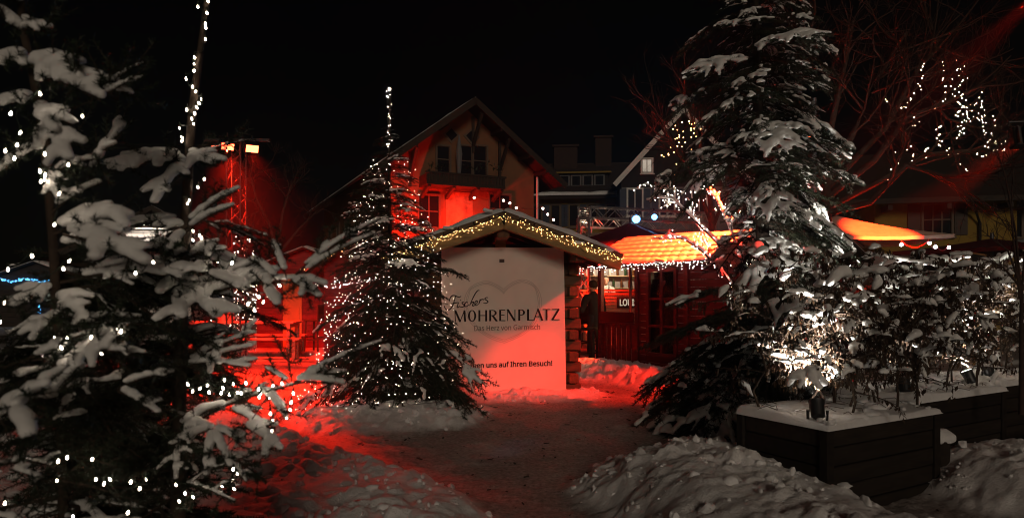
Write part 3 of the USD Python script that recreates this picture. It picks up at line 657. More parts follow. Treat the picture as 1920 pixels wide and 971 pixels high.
def capital(ch, x, w, y0, y1, y2=None):
    """One flared sans capital between baseline y0 and cap height y1 (pixels)."""
    T, N, h = 3.7, 1.55, y0 - y1
    L = lambda a, b, t: LineString([(x + a[0] * w, y0 - a[1] * h), (x + b[0] * w, y0 - b[1] * h)]).buffer(t / 2, cap_style=2)
    def flare(px_): return []
    clip = shapely.box(x - 3, y1, x + w + 3, y0)
    S = {'M': lambda: [L((.10, 0), (.04, 1), N), L((.05, 1.06), (.53, -.04), T), L((.50, -.02), (.90, 1.0), N), L((.90, 1), (.97, 0), T)],
         'H': lambda: [L((.10, 0), (.10, 1), T), L((.90, 0), (.90, 1), T), L((.1, .52), (.9, .52), N)],
         'E': lambda: [L((.14, 0), (.14, 1), T), L((.1, .965), (.95, .965), N), L((.1, .52), (.86, .52), N), L((.1, .035), (1, .035), N)],
         'N': lambda: [L((.08, 0), (.08, 1), N), L((.05, 1.05), (.93, -.05), T), L((.92, 0), (.92, 1), N)],
         'L': lambda: [L((.14, 0), (.14, 1), T), L((.1, .035), (1, .035), N)],
         'A': lambda: [L((.03, -.03), (.50, 1.03), N), L((.46, 1.06), (.96, -.04), T), L((.2, .34), (.8, .34), N)],
         'T': lambda: [L((.5, 0), (.5, 1), T), L((0, .965), (1, .965), N)],
         'Z': lambda: [L((.02, .965), (.96, .965), N), L((.92, 1), (.06, 0), T), L((.0, .035), (1, .035), N)],
         'O': lambda: [Polygon([(x + w * (.5 + .5 * math.cos(a)), y0 - h * (.5 + .515 * math.sin(a))) for a in np.linspace(0, 6.283, 40)[:-1]]).difference(Polygon([(x + w * (.5 + (.5 - T / w) * math.cos(a)), y0 - h * (.5 + (.515 - N / h) * math.sin(a))) for a in np.linspace(0, 6.283, 40)[:-1]]))],
         'bowl': lambda: [Polygon([(x + w * .12, y1)] + [(x + w * (.42 + .55 * math.cos(a)), y1 + h * .27 - h * .27 * math.sin(a)) for a in np.linspace(1.571, -1.571, 20)] + [(x + w * .12, y1 + h * .54)]).difference(Polygon([(x + w * .12, y1 + N)] + [(x + w * (.42 + (.55 - T / w) * math.cos(a)), y1 + h * .27 - (h * .27 - N) * math.sin(a)) for a in np.linspace(1.571, -1.571, 20)] + [(x + w * .12, y1 + h * .54 - N)]))]}
    if ch in 'PR':
        parts = [L((.14, 0), (.14, 1), T)] + S['bowl']() + ([L((.45, .5), (1.0, -.03), T)] if ch == 'R' else [])
    else: parts = S[ch]()
    return shapely.union_all(parts).intersection(shapely.box(x - 3, y1 - .6, x + w + 3, y0 + .4))
z2 = lambda x: 820 + x / 6.936
caps_ = []
for ch, a, b in zip('MOHRENPLATZ', (222, 398, 535, 672, 805, 905, 1052, 1168, 1250, 1368, 1484), (366, 505, 645, 775, 885, 1018, 1143, 1250, 1370, 1470, 1588)):
    xa, xb = z2(a), z2(b); mid = (a + b) / 2
    base = 560 + (299 - (mid - 230) * 23 / 1360) / 6.936; topy = 560 + (152 - (mid - 230) * 22 / 1360) / 6.936
    caps_.append(capital(ch, xa, xb - xa, base, topy))
ink('capital_lettering', caps_, INK)
def words(text, glyphs, x0, x1, y0, y1, cap_h, squeeze=None):
    """Text from (x0, y0) to (x1, y1), baseline in pixels."""
    total = sum(glyphs[c][0] for c in text); out = []; pen = 0.0
    s = cap_h / 100.0; sxx = (x1 - x0) / total
    for c in text:
        for rings in glyphs[c][1]:
            P_ = Polygon(rings[0], rings[1:])
            xx = x0 + pen * sxx; yy = y0 + (y1 - y0) * (pen / total)
            out.append(shapely.affinity.affine_transform(P_, [sxx, 0, 0, -s, xx, yy]))
        pen += glyphs[c][0]
    return out
import shapely.affinity
ink('tagline_lettering', words('Das Herz von Garmisch', GLYPHS_LIGHT, z2(472), z2(1342), 560 + 416 / 6.936, 560 + 397 / 6.936, 9.6), INK2)
ink('greeting_lettering', words('Wir freuen uns auf Ihren Besuch!', GLYPHS_BOLD, z2(190), z2(1497), 560 + 905 / 6.936, 560 + 866 / 6.936, 9.3), INK)
hl = []
for off in (0, 3.4, 6.0):
    cxx, w_ = 944.5, 69 - off
    pts = [(cxx - 2 * .0, 546 + off * 1.1)]
    left = [(944.5, 543 + off * 1.3), (935, 536 + off), (918, 528 + off * .9), (902, 528.5 + off * .9), (884, 537 + off * .8), (874 + off, 551), (870 + off, 570), (877 + off, 596 - off * .3), (895 + off * .6, 618 - off * .6), (920, 634 - off), (946, 642.5 - off)]
    right = [(944.5, 543 + off * 1.3), (955, 533 + off), (970, 525.5 + off * .9), (984, 524.5 + off * .9), (1000, 532 + off * .8), (1012 - off, 549), (1015 - off, 570), (1009 - off, 594 - off * .3), (994 - off * .6, 617 - off * .6), (970, 633 - off), (946, 642.5 - off)]
    hl += [brush(left, .55, .6, 4), brush(right, .55, .6, 4)]
ink('heart_outline', hl, INK3, dy=-.0008)
ink('maker_mark', [shapely.box(936, 486, 945.5, 492.3)], INK2)
g = Geo()
for px, py in ((828.5 + 2, 466), (943, 466.5), (1054, 467.5), (831, 741), (1058, 739)):
    x, z = ban.plane(px, py, -.008); g.cyl((x, -.012, z), (x, -.004, z), .011, n=8)
ban.add('eyelets', g, STEEL)
# amber string along the barge beams
rng = np.random.default_rng(8)
paths, bl_ = [], []
for s in (-1, 1):
    for row in range(3):
        t_ = np.linspace(.0, 1.0, 60); p = np.array([roof_pt(s, t, -.665 + rng.uniform(-.01, .01), -.085 - .03 * row + .03 * math.sin(t * 37 + row * 2 + s)) for t in t_])
        p = hut.world(p); paths.append(p); bl_.append(along(p, .030 if row < 2 else .05, .012, rng))
light_string('amber fairy lights wound thickly along the gable edge of the log cabin', paths, np.vstack(bl_), .0048, BULBY)
# ------------------------------------------------------------------ red timber stall on the right
RRZ = math.atan2(RU[1], RU[0])
rh = Thing('red_stall', 'dark red plank market stall with paned window, slatted half wall and red-lit snowy tiled roof', 'stall', RW0, RRZ)
RL, RD = 4.0, 1.65
for x in (0.0, 1.02, 2.2, RL):
    g = Geo(); g.box((x, 0, 1.0), (.09, .09, 2.0), ch=.008); rh.add('post', g, REDWOOD)
for x in (0, RL):
    g = Geo(); g.box((x, RD, 1.0), (.09, .09, 2.0), ch=.008); rh.add('post', g, REDWOOD)
for k in range(7):
    g = Geo(); g.box((.11 + k * .135, 0, .46), (.105, .028, .88), ch=.004); rh.add('slat', g, REDWOOD)
for z in (.09, .87):
    g = Geo(); g.box((.51, .034, z), (.93, .04, .07)); rh.add('rail', g, REDWOOD)
g = Geo(); g.box((.51, .12, .925), (.96, .42, .035), ch=.006); rh.add('counter_top', g, REDWOOD)
g = Geo(); g.box((.51, -.06, 1.03), (.93, .015, .21)); rh.add('splash_panel', g, mat('glossy_red_panel', (.10, .006, .006), rough=.15, spec=.6))
WX0, WX1, WZ0, WZ1 = 1.32, 1.94, .44, 1.86
def planks(x0, x1, z0, z1):
    n = max(1, round((z1 - z0) / .118)); h = (z1 - z0) / n
    for k in range(n):
        g = Geo(); g.box(((x0 + x1) / 2, .004 * (k % 2), z0 + h * (k + .5)), (x1 - x0, .026, h - .007), ch=.003); rh.add('plank', g, REDWOOD)
planks(1.065, WX0 - .055, .03, 1.95); planks(WX1 + .055, 2.155, .03, 1.95); planks(WX0 - .055, WX1 + .055, .03, WZ0 - .055); planks(WX0 - .055, WX1 + .055, WZ1 + .05, 1.95)
planks(2.245, RL - .05, .03, 1.95)
for k in range(16):
    g = Geo(); g.box((RL + .02, RD / 2, .03 + .12 * (k + .5)), (.026, RD - .1, .113), ch=.003); rh.add('plank', g, REDWOOD)
w = rh.group('window')
g = Geo()
for x in (WX0 - .02, WX1 + .02): g.box((x, -.012, (WZ0 + WZ1) / 2), (.06, .05, WZ1 - WZ0 + .10))
for z in (WZ0 - .025, WZ1 + .025): g.box(((WX0 + WX1) / 2, -.012, z), (WX1 - WX0 - .02, .05, .06))
rh.add('frame', g, REDWOOD, under=w)
g = Geo(); g.box(((WX0 + WX1) / 2, -.010, (WZ0 + WZ1) / 2), (.055, .04, WZ1 - WZ0))
for i in (1, 2):
    for s in (-1, 1): g.box(((WX0 + WX1) / 2 + s * ((WX1 - WX0) / 4 + .014), -.010, WZ0 + (WZ1 - WZ0) * i / 3), ((WX1 - WX0) / 2 - .03, .034, .04))
rh.add('glazing_bars', g, REDWOOD, under=w)
for i in range(3):
    for s in (-1, 1):
        g = Geo(); g.box(((WX0 + WX1) / 2 + s * .165, .0, WZ0 + (WZ1 - WZ0) * (i + .5) / 3), (.29, .006, .46)); rh.add('pane', g, GLASSDARK, under=w)
g = Geo()
for x_ in (.02, .34, .66): g.box((x_, 1.25, 1.05), (.07, .05, 1.9))
for z_ in (.14, .80, 1.36, 1.96): g.box((.34, 1.25, z_), (.60, .045, .08))
rh.add('inner_window_frame', g, mat('honey_wood', (.42, .27, .09), (.34, .21, .07), scale=5, rough=.5, stretch=(6, 6, 1)))
g = Geo(); g.box((.34, 1.27, .47), (.64, .02, .60)); rh.add('inner_panel', g, REDWOOD)
g = Geo(); g.cyl((.9, .55, 1.97), (.9, .55, 1.90), .05, .07); rh.add('ceiling_lamp', g, BLACK); g = Geo(); g.ball((.9, .55, 1.87), .03, 2); rh.add('lamp_globe', g, glow('stall_lamp', (1, .7, .38), 5))
lamp(rh.path + '/ceiling_light', (.9, .55, 1.79), None, (1, .62, .30), 14.0, .03)
hp = []
for a in np.linspace(0, 6.283, 30): hp.append((16 * math.sin(a) ** 3 * .0042, (13 * math.cos(a) - 5 * math.cos(2 * a) - 2 * math.cos(3 * a)) * .0042))
g = Geo(); g.poly(Polygon(hp), .01, np.array([[1, 0, 0, (WX0 + WX1) / 2 + .06], [0, 0, -1, -.04], [0, 1, 0, 1.66], [0, 0, 0, 1]])); rh.add('wooden_heart', g, REDWOOD)
g = Geo(); g.box((RL / 2, -.03, 1.985), (RL + .3, .06, .075)); rh.add('eave_beam', g, REDWOOD)
g = Geo(); g.box((RL / 2, RD, 1.985), (RL + .3, .06, .075)); rh.add('eave_beam', g, REDWOOD)
RZ0, RZ1, RY = 2.0, 2.50, .80
def redroof(u, v, back=False):                      # u along the eave, v from eave to ridge
    x = -.30 + u * (RL + .6); y = -.26 + v * (RY + .26); z = RZ0 - .02 + v * (RZ1 - RZ0 + .02)
    if back: y = 2 * RY - y
    return x, y, z
g = Geo()
for bk_ in (0, 1):
    x0, y0, z0 = redroof(0, 0, bk_); x1, y1, z1_ = redroof(1, 1, bk_)
    g.beam((RL / 2, y0, z0), (RL / 2, y1, z1_), RL + .6, .03)
rh.add('roof_deck', g, DARKWOOD)
TILE = mat('red_roof_shingle', (.20, .05, .035), (.12, .03, .022), scale=8, rough=.7, bump=.3, vary=.25)
# rows of shingles, each row overlapping the one below, with pillows of snow lying on them
rngt = np.random.default_rng(12)
ROWS, COLS = 6, 22
for r in range(ROWS):
    for c in range(COLS):
        u0 = (c + (.5 if r % 2 else 0)) / (COLS + .5); u1 = u0 + .97 / (COLS + .5); v0, v1 = r / ROWS, min(1, (r + 1.12) / ROWS)
        a = np.array(redroof(u0, v0)); b = np.array(redroof(u1, v0)); d_ = np.array(redroof(u0, v1)); e_ = np.array(redroof(u1, v1))
        up = .045
        vs = np.array([a + [0, 0, up], b + [0, 0, up], (a + b) / 2 + [0, -.035, up - .01], e_ + [0, 0, .018], d_ + [0, 0, .018]]); vs2 = vs - [0, 0, .016]
        n = len(vs); f = [[0, 2, 1], [0, 1, 3], [0, 3, 4]]; f2 = [[x_ + n for x_ in t[::-1]] for t in f]
        ring = [0, 2, 1, 3, 4]; sd = []
        for q_ in range(5): i0, i1 = ring[q_], ring[(q_ + 1) % 5]; sd += [[i1, i0, i0 + n], [i1, i0 + n, i1 + n]]
        rh.add('shingle', (np.vstack([vs, vs2]), np.array(f + f2 + sd)), TILE)
U = np.linspace(0, 1, 340); V = np.linspace(0, 1, 120)
uu, vv = np.meshgrid(U, V, indexing='ij'); x, y, z = redroof(uu, vv)
row = vv * ROWS; fr = row - np.floor(row); rix = np.floor(row)
col = uu * (COLS + .5) - np.where(rix % 2 == 1, .5, 0); fc = col - np.floor(col)
hold = meshkit.fbm(np.stack([uu * 7, vv * 3, 0 * uu], -1), 3, 5) - .5
bare = np.clip(.25 + .95 * (uu - .32) * 2 + hold * 1.0, 0, 1)        # more tile edges show to the right
pillow = np.clip(1 - (2 * fc - 1) ** 4, 0, 1) * np.clip(np.sin(np.pi * np.clip(fr * 1.15, 0, 1)), 0, 1) ** .55
thick = .055 * (1 - .75 * bare) + .050 * pillow * (.35 + .65 * bare) + .02 * hold - .03 * bare
e = np.minimum(np.minimum(uu, 1 - uu) / .02, np.minimum(vv, 1.06 - vv) / .05); thick = thick * np.sqrt(np.clip(e, 0, 1))
zz = z + .05 - .042 * np.clip(fr, 0, 1) + np.where(e > .05, thick, -.02)
k = np.arange(zz.size).reshape(zz.shape); q = np.stack([k[:-1, :-1], k[1:, :-1], k[1:, 1:], k[:-1, 1:]], -1).reshape(-1, 4)
rh.add('roof_snow', (np.stack([x, y - .01, zz], -1).reshape(-1, 3), np.vstack([q[:, [0, 1, 2]], q[:, [0, 2, 3]]])), SNOW, smooth=True)
slab_snow(rh, lambda u, v: np.stack(redroof(u, v, True), -1) + [0, 0, .02], 60, 14, .08, 9)
for x_ in (.55, 1.9):
    g = Geo(); rh.add('snow_clump', lumps([[x_ - .1, -.28, 2.03, x_ + .08, -.3, 2.02, .05, .04]], .02), SNOW, smooth=True)
# icicle string along its eave
pths, bb_ = [], []
top_ = rh.world(np.array([[x, -.30, 1.985] for x in np.linspace(-.28, RL + .2, 80)])); pths.append(top_)
rng = np.random.default_rng(15)
bb_.append(along(top_, .045, .008, rng))
for x in np.arange(-.27, RL + .2, .085):
    l = rng.choice([.05, .09, .13]); p = rh.world(np.array([[x, -.30, 1.985], [x + rng.normal(0, .012), -.305, 1.985 - l]])); pths.append(p); bb_.append(along(p, .045, .006, rng))
light_string('white icicle fairy lights hanging in a dense fringe under the eave of the red stall', pths, np.vstack(bb_), .0078, BULBW, wire_r=.002)

# glasses and a lantern on the stall's counter, and the open bar behind
c = rh.world((.75, .10, .945))
t = Thing('glass_lantern', 'small glass lantern with glowing amber candle on the counter of the red stall', 'lantern', c)
g = Geo(); g.cyl((0, 0, 0), (0, 0, .015), .055, n=12); g.cyl((0, 0, .16), (0, 0, .175), .055, .03, n=12)
for a in range(4): g.cyl((.045 * math.cos(a * 1.571), .045 * math.sin(a * 1.571), .012), (.045 * math.cos(a * 1.571), .045 * math.sin(a * 1.571), .165), .005, n=5)
t.add('frame', g, BLACK); g = Geo(); g.cyl((0, 0, .015), (0, 0, .07), .022, .02, n=10); t.add('candle', g, WHITEPAINT); g = Geo(); g.ball((0, 0, .09), .012, 1, (1, 1, 1.8)); t.add('flame', g, glow('candle_flame', (1, .45, .12), 14))
BY = 19.0
b0 = at(1100, 600, BY); b1 = at(1215, 600, BY); bz = CZ - (545 - HY) / F * BY; bc = np.array([(b0[0] + b1[0]) / 2, BY, 0])
bar = Thing('bar_counter', 'long bar counter clad in backlit wooden slats, seen through the open red stall', 'bar', bc)
W_ = b1[0] - b0[0]; BT = bz + .03
g = Geo(); g.box((0, .3, BT - .02), (W_ + .3, .75, .05), ch=.01); bar.add('counter_top', g, mat('pale_oak', (.50, .36, .20), (.40, .27, .14), scale=4, rough=.4, stretch=(1, 6, 6)))
OAK = LOOKS['pale_oak']
g = Geo(); g.box((0, .34, BT / 2 - .03), (W_ + .1, .5, BT - .08)); bar.add('carcass', g, mat('lit_cream_panel', (.62, .50, .34), rough=.6))
for k in range(9):
    g = Geo(); g.box((0, .02, BT - .12 - k * .095), (W_ + .1, .03, .055), ch=.004); bar.add('slat', g, OAK)
g = Geo(); g.box((.36, -.02, BT - .36), (.75, .03, .30)); sp = bar.add('sign_board', g, DARKWOOD)
g = Geo()
for s_ in words('LOUIS', GLYPHS_BOLD, 0, .50, 0, 0, .17):
    g.poly(s_, .012, np.array([[1, 0, 0, .05], [0, 0, -1, -.035], [0, -1, 0, BT - .44], [0, 0, 0, 1]]))
bar.add('lettering', g, glow('cream_lit_letters', (1, .82, .58), .55))
g = Geo()
for s in (-1, 1): g.box((s * W_ / 2, .9, 1.6), (.07, .07, 3.2))
g.box((0, .9, 3.18), (W_, .07, .1)); g.box((0, -.1, 2.62), (W_ + .3, .1, .12)); bar.add('canopy_frame', g, DARKWOOD)
g = Geo(); g.box((0, 1.35, 1.5), (W_ + .2, .04, 2.6)); bar.add('back_wall', g, mat('grey_back_wall', (.32, .31, .31), (.22, .21, .21), scale=3, rough=.5))
for z in (1.62, 1.98):
    g = Geo(); g.box((0, 1.22, z), (W_, .2, .025)); bar.add('shelf', g, OAK)
g = Geo(); g.box((0, .7, 2.50), (W_ * .9, .05, .03)); bar.add('lamp_strip', g, glow('warm_lamp_strip', (1, .78, .5), 6))
lm = lamp(bar.path + '/strip_light', (0, .45, 2.42), None, (1, .76, .5), 22.0, .05)
rng = np.random.default_rng(4)
BOT = [mat('green_bottle', (.02, .06, .025), rough=.1, spec=.7), mat('brown_bottle', (.09, .035, .01), rough=.1, spec=.7), mat('clear_bottle', (.5, .5, .48), rough=.08, spec=.7)]
prof = np.array([[0, 0], [.036, 0], [.038, .02], [.038, .17], [.014, .22], [.013, .29], [0, .29]])
for k in range(14):
    x = -W_ / 2 + .12 + k * (W_ - .2) / 13; z = 1.633 if k % 2 else 1.993
    single('bottle', Geo().mesh(trimesh.creation.revolve(prof, sections=10), trimesh.transformations.translation_matrix((bc[0] + x, BY + 1.22, z))), BOT[rng.integers(3)], 'bottle standing on the shelves behind the slatted bar', 'bottle', smooth=40, group='bottles on the bar shelves')

# ------------------------------------------------------------------ people
SKIN = mat('skin', (.52, .32, .23), (.46, .27, .19), scale=20, rough=.55); COAT = mat('dark_coat', (.018, .016, .018), (.028, .025, .026), scale=12, rough=.85)
JEANS = mat('dark_trousers', (.02, .022, .03), rough=.85); SHIRT = mat('white_shirt', (.62, .6, .58), rough=.8); HAIR = mat('brown_hair', (.035, .02, .012), rough=.6); BOOT = mat('leather_boots', (.02, .013, .01), rough=.5)
def flesh(bones, step=.035, it=8):
    ms = []
    for a, ra, b, rb in bones:
        pts = []
        for c_, r in ((a, ra), (b, rb)):
            m = trimesh.creation.icosphere(1, r); pts.append(m.vertices + np.asarray(c_))
        ms.append(manifold3d.Manifold.hull_points(np.vstack(pts)))
    m = manifold3d.Manifold.batch_boolean(ms, manifold3d.OpType.Add).refine_to_length(step).to_mesh()
    t = trimesh.Trimesh(m.vert_properties[:, :3], m.tri_verts); trimesh.smoothing.filter_taubin(t, iterations=it); return t
def person(label, loc, rz, arms, coat, apron=False, lean=.0):
    """Standing figure facing local -y; arms: for each side elbow and hand."""
    t = Thing('person', label, 'person', loc, rz)
    hz = 1.60; hd = np.array([0, -.03 - lean, hz])
    B = [((0, 0, .98), .13, (0, -lean * .4, 1.22), .135), ((0, -lean * .4, 1.22), .135, (0, -lean * .8, 1.38), .12), ((-.15, -lean * .8, 1.38), .075, (.15, -lean * .8, 1.38), .075), ((0, -lean * .8, 1.40), .06, tuple(hd), .055),
         (tuple(hd), .083, tuple(hd + [0, -.01, .06]), .088), (tuple(hd + [0, -.03, -.05]), .058, tuple(hd), .07), (tuple(hd + [0, -.085, .0]), .014, tuple(hd + [0, -.075, .035]), .010)]
    for s in (-1, 1):
        B += [((s * .09, 0, .95), .095, (s * .10, -.02, .52), .065), ((s * .10, -.02, .52), .062, (s * .11, .02, .10), .042), ((s * .11, .0, .05), .045, (s * .12, -.14, .035), .035)]
        e_, h_ = arms[0 if s < 0 else 1]; sh = (s * .19, -lean * .8, 1.37)
        B += [(sh, .062, e_, .048), (e_, .046, h_, .032)]
        hv = nrm(np.array(h_) - np.array(e_)); sd = nrm(np.cross(hv, [0, 0, 1.0])); palm = np.array(h_) + hv * .06
        B.append((h_, .026, tuple(palm), .030))
        for q_ in range(4): o = sd * (q_ - 1.5) * .020; B.append((tuple(palm + o), .011, tuple(palm + o + hv * (.055 + .01 * (q_ in (1, 2))) + np.array([0, 0, -.02])), .008))
        B.append((tuple(np.array(h_) + hv * .02 + sd * s * .03), .012, tuple(np.array(h_) + hv * .07 + sd * s * .055), .009))
        B.append((tuple(hd + [s * .086, .0, .0]), .014, tuple(hd + [s * .088, .005, .035]), .016))
    t.add('body', flesh(B, .03, 6), SKIN, smooth=True)
    C = [((0, 0, .74 if coat else .93), .17 if coat else .145, (0, -lean * .4, 1.2), .158), ((0, -lean * .4, 1.2), .158, (0, -lean * .8, 1.37), .135), ((-.165, -lean * .8, 1.375), .088, (.165, -lean * .8, 1.375), .088), ((0, -lean * .8, 1.40), .08, (0, -lean * .9, 1.47), .07)]
    for s in (-1, 1):
        e_, h_ = arms[0 if s < 0 else 1]; C += [((s * .19, -lean * .8, 1.37), .08, e_, .066), (e_, .064, tuple(np.array(e_) + (np.array(h_) - np.array(e_)) * .9), .052)]
    t.add('coat' if coat else 'shirt', flesh(C, .035, 6), COAT if coat else SHIRT, smooth=True)
    L = []
    for s in (-1, 1): L += [((s * .09, 0, .95), .115, (s * .10, -.02, .52), .082), ((s * .10, -.02, .52), .08, (s * .11, .02, .09), .07)]
    t.add('trousers', flesh(L, .04, 5), JEANS, smooth=True)
    for s in (-1, 1): t.add('boot', flesh([((s * .11, .03, .06), .058, (s * .12, -.15, .042), .044), ((s * .11, .02, .06), .055, (s * .11, .02, .16), .06)], .03, 4), BOOT, smooth=True)
    hm = trimesh.creation.icosphere(3, 1.0).vertices; cap_ = hm * [.098, .105, .10] * (1 + .1 * (meshkit.noise(hm * 5, 2)[:, None] - .5)) + hd + [0, .022, .075]
    keep = trimesh.Trimesh(cap_, trimesh.creation.icosphere(3, 1.0).faces, process=False); t.add('hair', keep, HAIR, smooth=True)
    g = Geo()
    for s in (-1, 1): g.ball(hd + [s * .032, -.082, .045], .010, 1)
    t.add('eyes', g, BLACK); g = Geo(); g.ball(hd + [0, -.088, -.04], .02, 1, (1.2, .4, .35)); t.add('mouth', g, mat('lips', (.30, .12, .10), rough=.5))
    if apron:
        g = Geo()
        for s in (-1, 1): g.tube([(s * .05, -.155 - lean * .6, 1.0), (s * .07, -.165 - lean * .8, 1.25), (s * .09, -.11 - lean, 1.45)], .018, 5)
        t.add('braces', g, COAT)
    return t
c = at(1117, 560, 14.6); c[2] = ground_z(c[0], c[1]) + .0
person('person in a long dark coat standing at the left end of the red stall', c, math.radians(205), [((-.27, -.12, 1.12), (-.16, -.36, 1.10)), ((.27, -.12, 1.12), (.18, -.36, 1.10))], True, lean=.10)
person('barkeeper in white shirt with dark braces standing behind the slatted bar', (at(1144, 560, BY)[0], BY + .95, .22), 0.0, [((-.26, -.1, 1.14), (-.14, -.32, 1.12)), ((.26, -.1, 1.14), (.14, -.32, 1.12))], False, apron=True)

def bar_stool(label, loc, rz, cover=True, group=None, wood=DARKWOOD):
    t = Thing('bar_stool', label, 'stool', loc, rz, group=group)
    for sx_ in (-1, 1):
        for sy_ in (-1, 1):
            g = Geo(); g.beam((sx_ * .20, sy_ * .20, 0), (sx_ * .17, sy_ * .17 , .76), .04, .04); t.add('leg', g, wood)
    g = Geo(); g.box((0, 0, .785), (.42, .42, .05), ch=.012); t.add('seat', g, wood)
    g = Geo(); g.box((0, .19, 1.0), (.40, .035, .38), ch=.01); t.add('backrest', g, wood)
    g = Geo()
    for s in (-1, 1): g.box((s * .185, 0, .30), (.025, .37, .03)); g.box((0, s * .185, .36), (.37, .025, .03))
    t.add('footrest', g, wood)
    return t
c = at(1098, 640, 13.4); bar_stool('dark high bar stool with backrest beside the coated person at the red stall', (c[0], c[1], 0), 1.2)
c = at(1106, 640, 16.0); bar_stool('dark high bar stool farther back in the gap between log cabin and red stall', (c[0], c[1], 0), 2.4)
c = at(592, 640, 17.5); bar_stool('dark wooden high stool standing against the red booth wall beyond the lit spruce', (c[0], c[1], 0), -1.9)

# ------------------------------------------------------------------ parasols and stalls
def parasol(label, c, R, zr, zp, material, n=8, rz=0.0, val=.18, square=False):
    t = Thing('parasol', label, 'parasol', c, rz)
    a = np.arange(n) * 2 * math.pi / n + math.pi / n
    rim = np.stack([np.cos(a) * R, np.sin(a) * R, 0 * a + zr], 1)
    for k in range(n):
        p, q_ = rim[k], rim[(k + 1) % n]; m = 9
        s, w = np.meshgrid(np.linspace(0, 1, m), np.linspace(0, 1, 7), indexing='ij')
        e_ = p + (q_ - p) * w[..., None]
        P_ = np.array([0, 0, zp]) + (e_ - [0, 0, zp]) * s[..., None]
        P_[..., 2] -= .10 * (zp - zr) * np.sin(np.pi * w) * s + .10 * (zp - zr) * np.sin(np.pi * s)
        v = np.vstack([P_.reshape(-1, 3)]); kk = np.arange(m * 7).reshape(m, 7)
        qd = np.stack([kk[:-1, :-1], kk[1:, :-1], kk[1:, 1:], kk[:-1, 1:]], -1).reshape(-1, 4)
        g = Geo(); g.add(v, qd); b_ = v - [0, 0, .006]; g.add(b_, qd[:, ::-1])
        ed = P_[-1]; g.add(np.vstack([ed, ed - [0, 0, val]]), np.array([[i, i + 7, i + 8, i + 1] for i in range(6)]))
        t.add('canopy_panel', g, material, smooth=60)
        g = Geo(); g.tube([(0, 0, zp - .08), rim[k] * .5 + [0, 0, (zp - .08) * .5 - .0 - .09 * (zp - zr) - .5 * 0 - .02], rim[k] - [0, 0, .03]], .013, 5); t.add('rib', g, STEEL)
    g = Geo(); g.cyl((0, 0, 0), (0, 0, zp + .12), .035); t.add('pole', g, STEEL)
    g = Geo(); g.box((0, 0, .05), (.9, .9, .10), ch=.02); t.add('base', g, mat('concrete', (.3, .29, .28), rough=.9))
    return t
DRED = mat('dark_red_canvas', (.07, .005, .008), (.05, .004, .006), scale=3, rough=.85); ORC = mat('snow_dusted_canvas', (.62, .5, .42), (.5, .38, .3), scale=4, rough=.85)
c = at(1182, 560, 17.0); parasol('large dark red canvas parasol rising behind the snowy roof of the red stall', (c[0], c[1], 0), 2.6, CZ + (548 - 470) / F * 16.5, CZ + (548 - 417) / F * 17.0, DRED)
c = at(1568, 560, 13.2); parasol('pale canvas parasol glowing orange under a floodlight right of the tall spruce', (c[0], c[1], 0), 1.95, CZ + (548 - 438) / F * 11.8, CZ + (548 - 404) / F * 13.2, ORC, n=4, rz=.06, val=.06)
c = at(1860, 560, 14.5); parasol('low dull red canvas parasol at the edge of the drinks terrace', (c[0], c[1], 0), 1.9, CZ + (548 - 466) / F * 14.0, CZ + (548 - 447) / F * 14.5, DRED, n=4, rz=.5, val=.08)

def plank_stall(name, label, c, rz, w, d, h, zr, wall, roofm, rows=14, snow=.07):
    t = Thing(name, label, 'stall', c, rz)
    for s in (-1, 1):
        for k in range(rows):
            z0 = h * k / rows; hh = h / rows
            g = Geo(); g.box((0, s * d / 2, z0 + hh / 2), (w - .02, .03, hh - .01)); t.add('plank', g, wall)
            g = Geo(); g.box((s * w / 2, 0, z0 + hh / 2), (.03, d - .04, hh - .01)); t.add('plank', g, wall)
    for s in (-1, 1):
        g = Geo(); g.poly(Polygon([(-w / 2, h), (w / 2, h), (0, zr - .05)]), .03, np.array([[1, 0, 0, 0], [0, 0, -1, s * (d / 2 - .02)], [0, 1, 0, 0], [0, 0, 0, 1]])); t.add('gable', g, wall)
        g = Geo(); sl = (zr - h) / (w / 2); e_ = w / 2 + .3
        g.beam((0, 0, zr), (s * e_, 0, zr - sl * e_), d + .6, .04); t.add('roof', g, roofm)
        if snow: slab_snow(t, lambda u, v, s=s: np.stack([s * e_ * u, (v - .5) * (d + .64), zr + .02 - sl * e_ * u], -1), 26, 26, snow, 30 + s, edge=.06)
    return t
c = at(712, 560, 13.0); zr_ = CZ + (548 - 436) / F * 12; h_ = CZ + (548 - 494) / F * 12.2
stallA = plank_stall('gabled_stall', 'small gabled red stall with snowy red-lit roof half hidden by the lit spruce', (c[0], c[1], 0), .0, 1.55, 2.0, h_ - .02, zr_, REDWOOD, DARKWOOD)
pth = stallA.world(np.array([[-1.07 + 1.05 * t, -1.34, h_ - .13 + (zr_ - h_) * 1.0 * t] for t in np.linspace(0, 1, 20)])); pth2 = stallA.world(np.array([[-1.0 + 2.2 * t, -1.2, h_ - .36 - .05 * math.sin(t * 9)] for t in np.linspace(0, 1, 30)]))
rng = np.random.default_rng(3)
light_string('warm fairy lights along the roof edge of the gabled red stall behind the lit spruce', [pth], np.vstack([along(pth, .03, .012, rng)]), .009, BULBY)
light_string('white fairy lights draped across the front of the gabled red stall', [pth2], np.vstack([along(pth2, .05, .015, rng)]), .009, BULBW)
c = at(590, 560, 19.5)
t = plank_stall('red_booth', 'long low red booth behind the high stool', (c[0], c[1], 0), .05, 2.6, 2.0, 2.15, 2.7, REDWOOD, DARKWOOD)
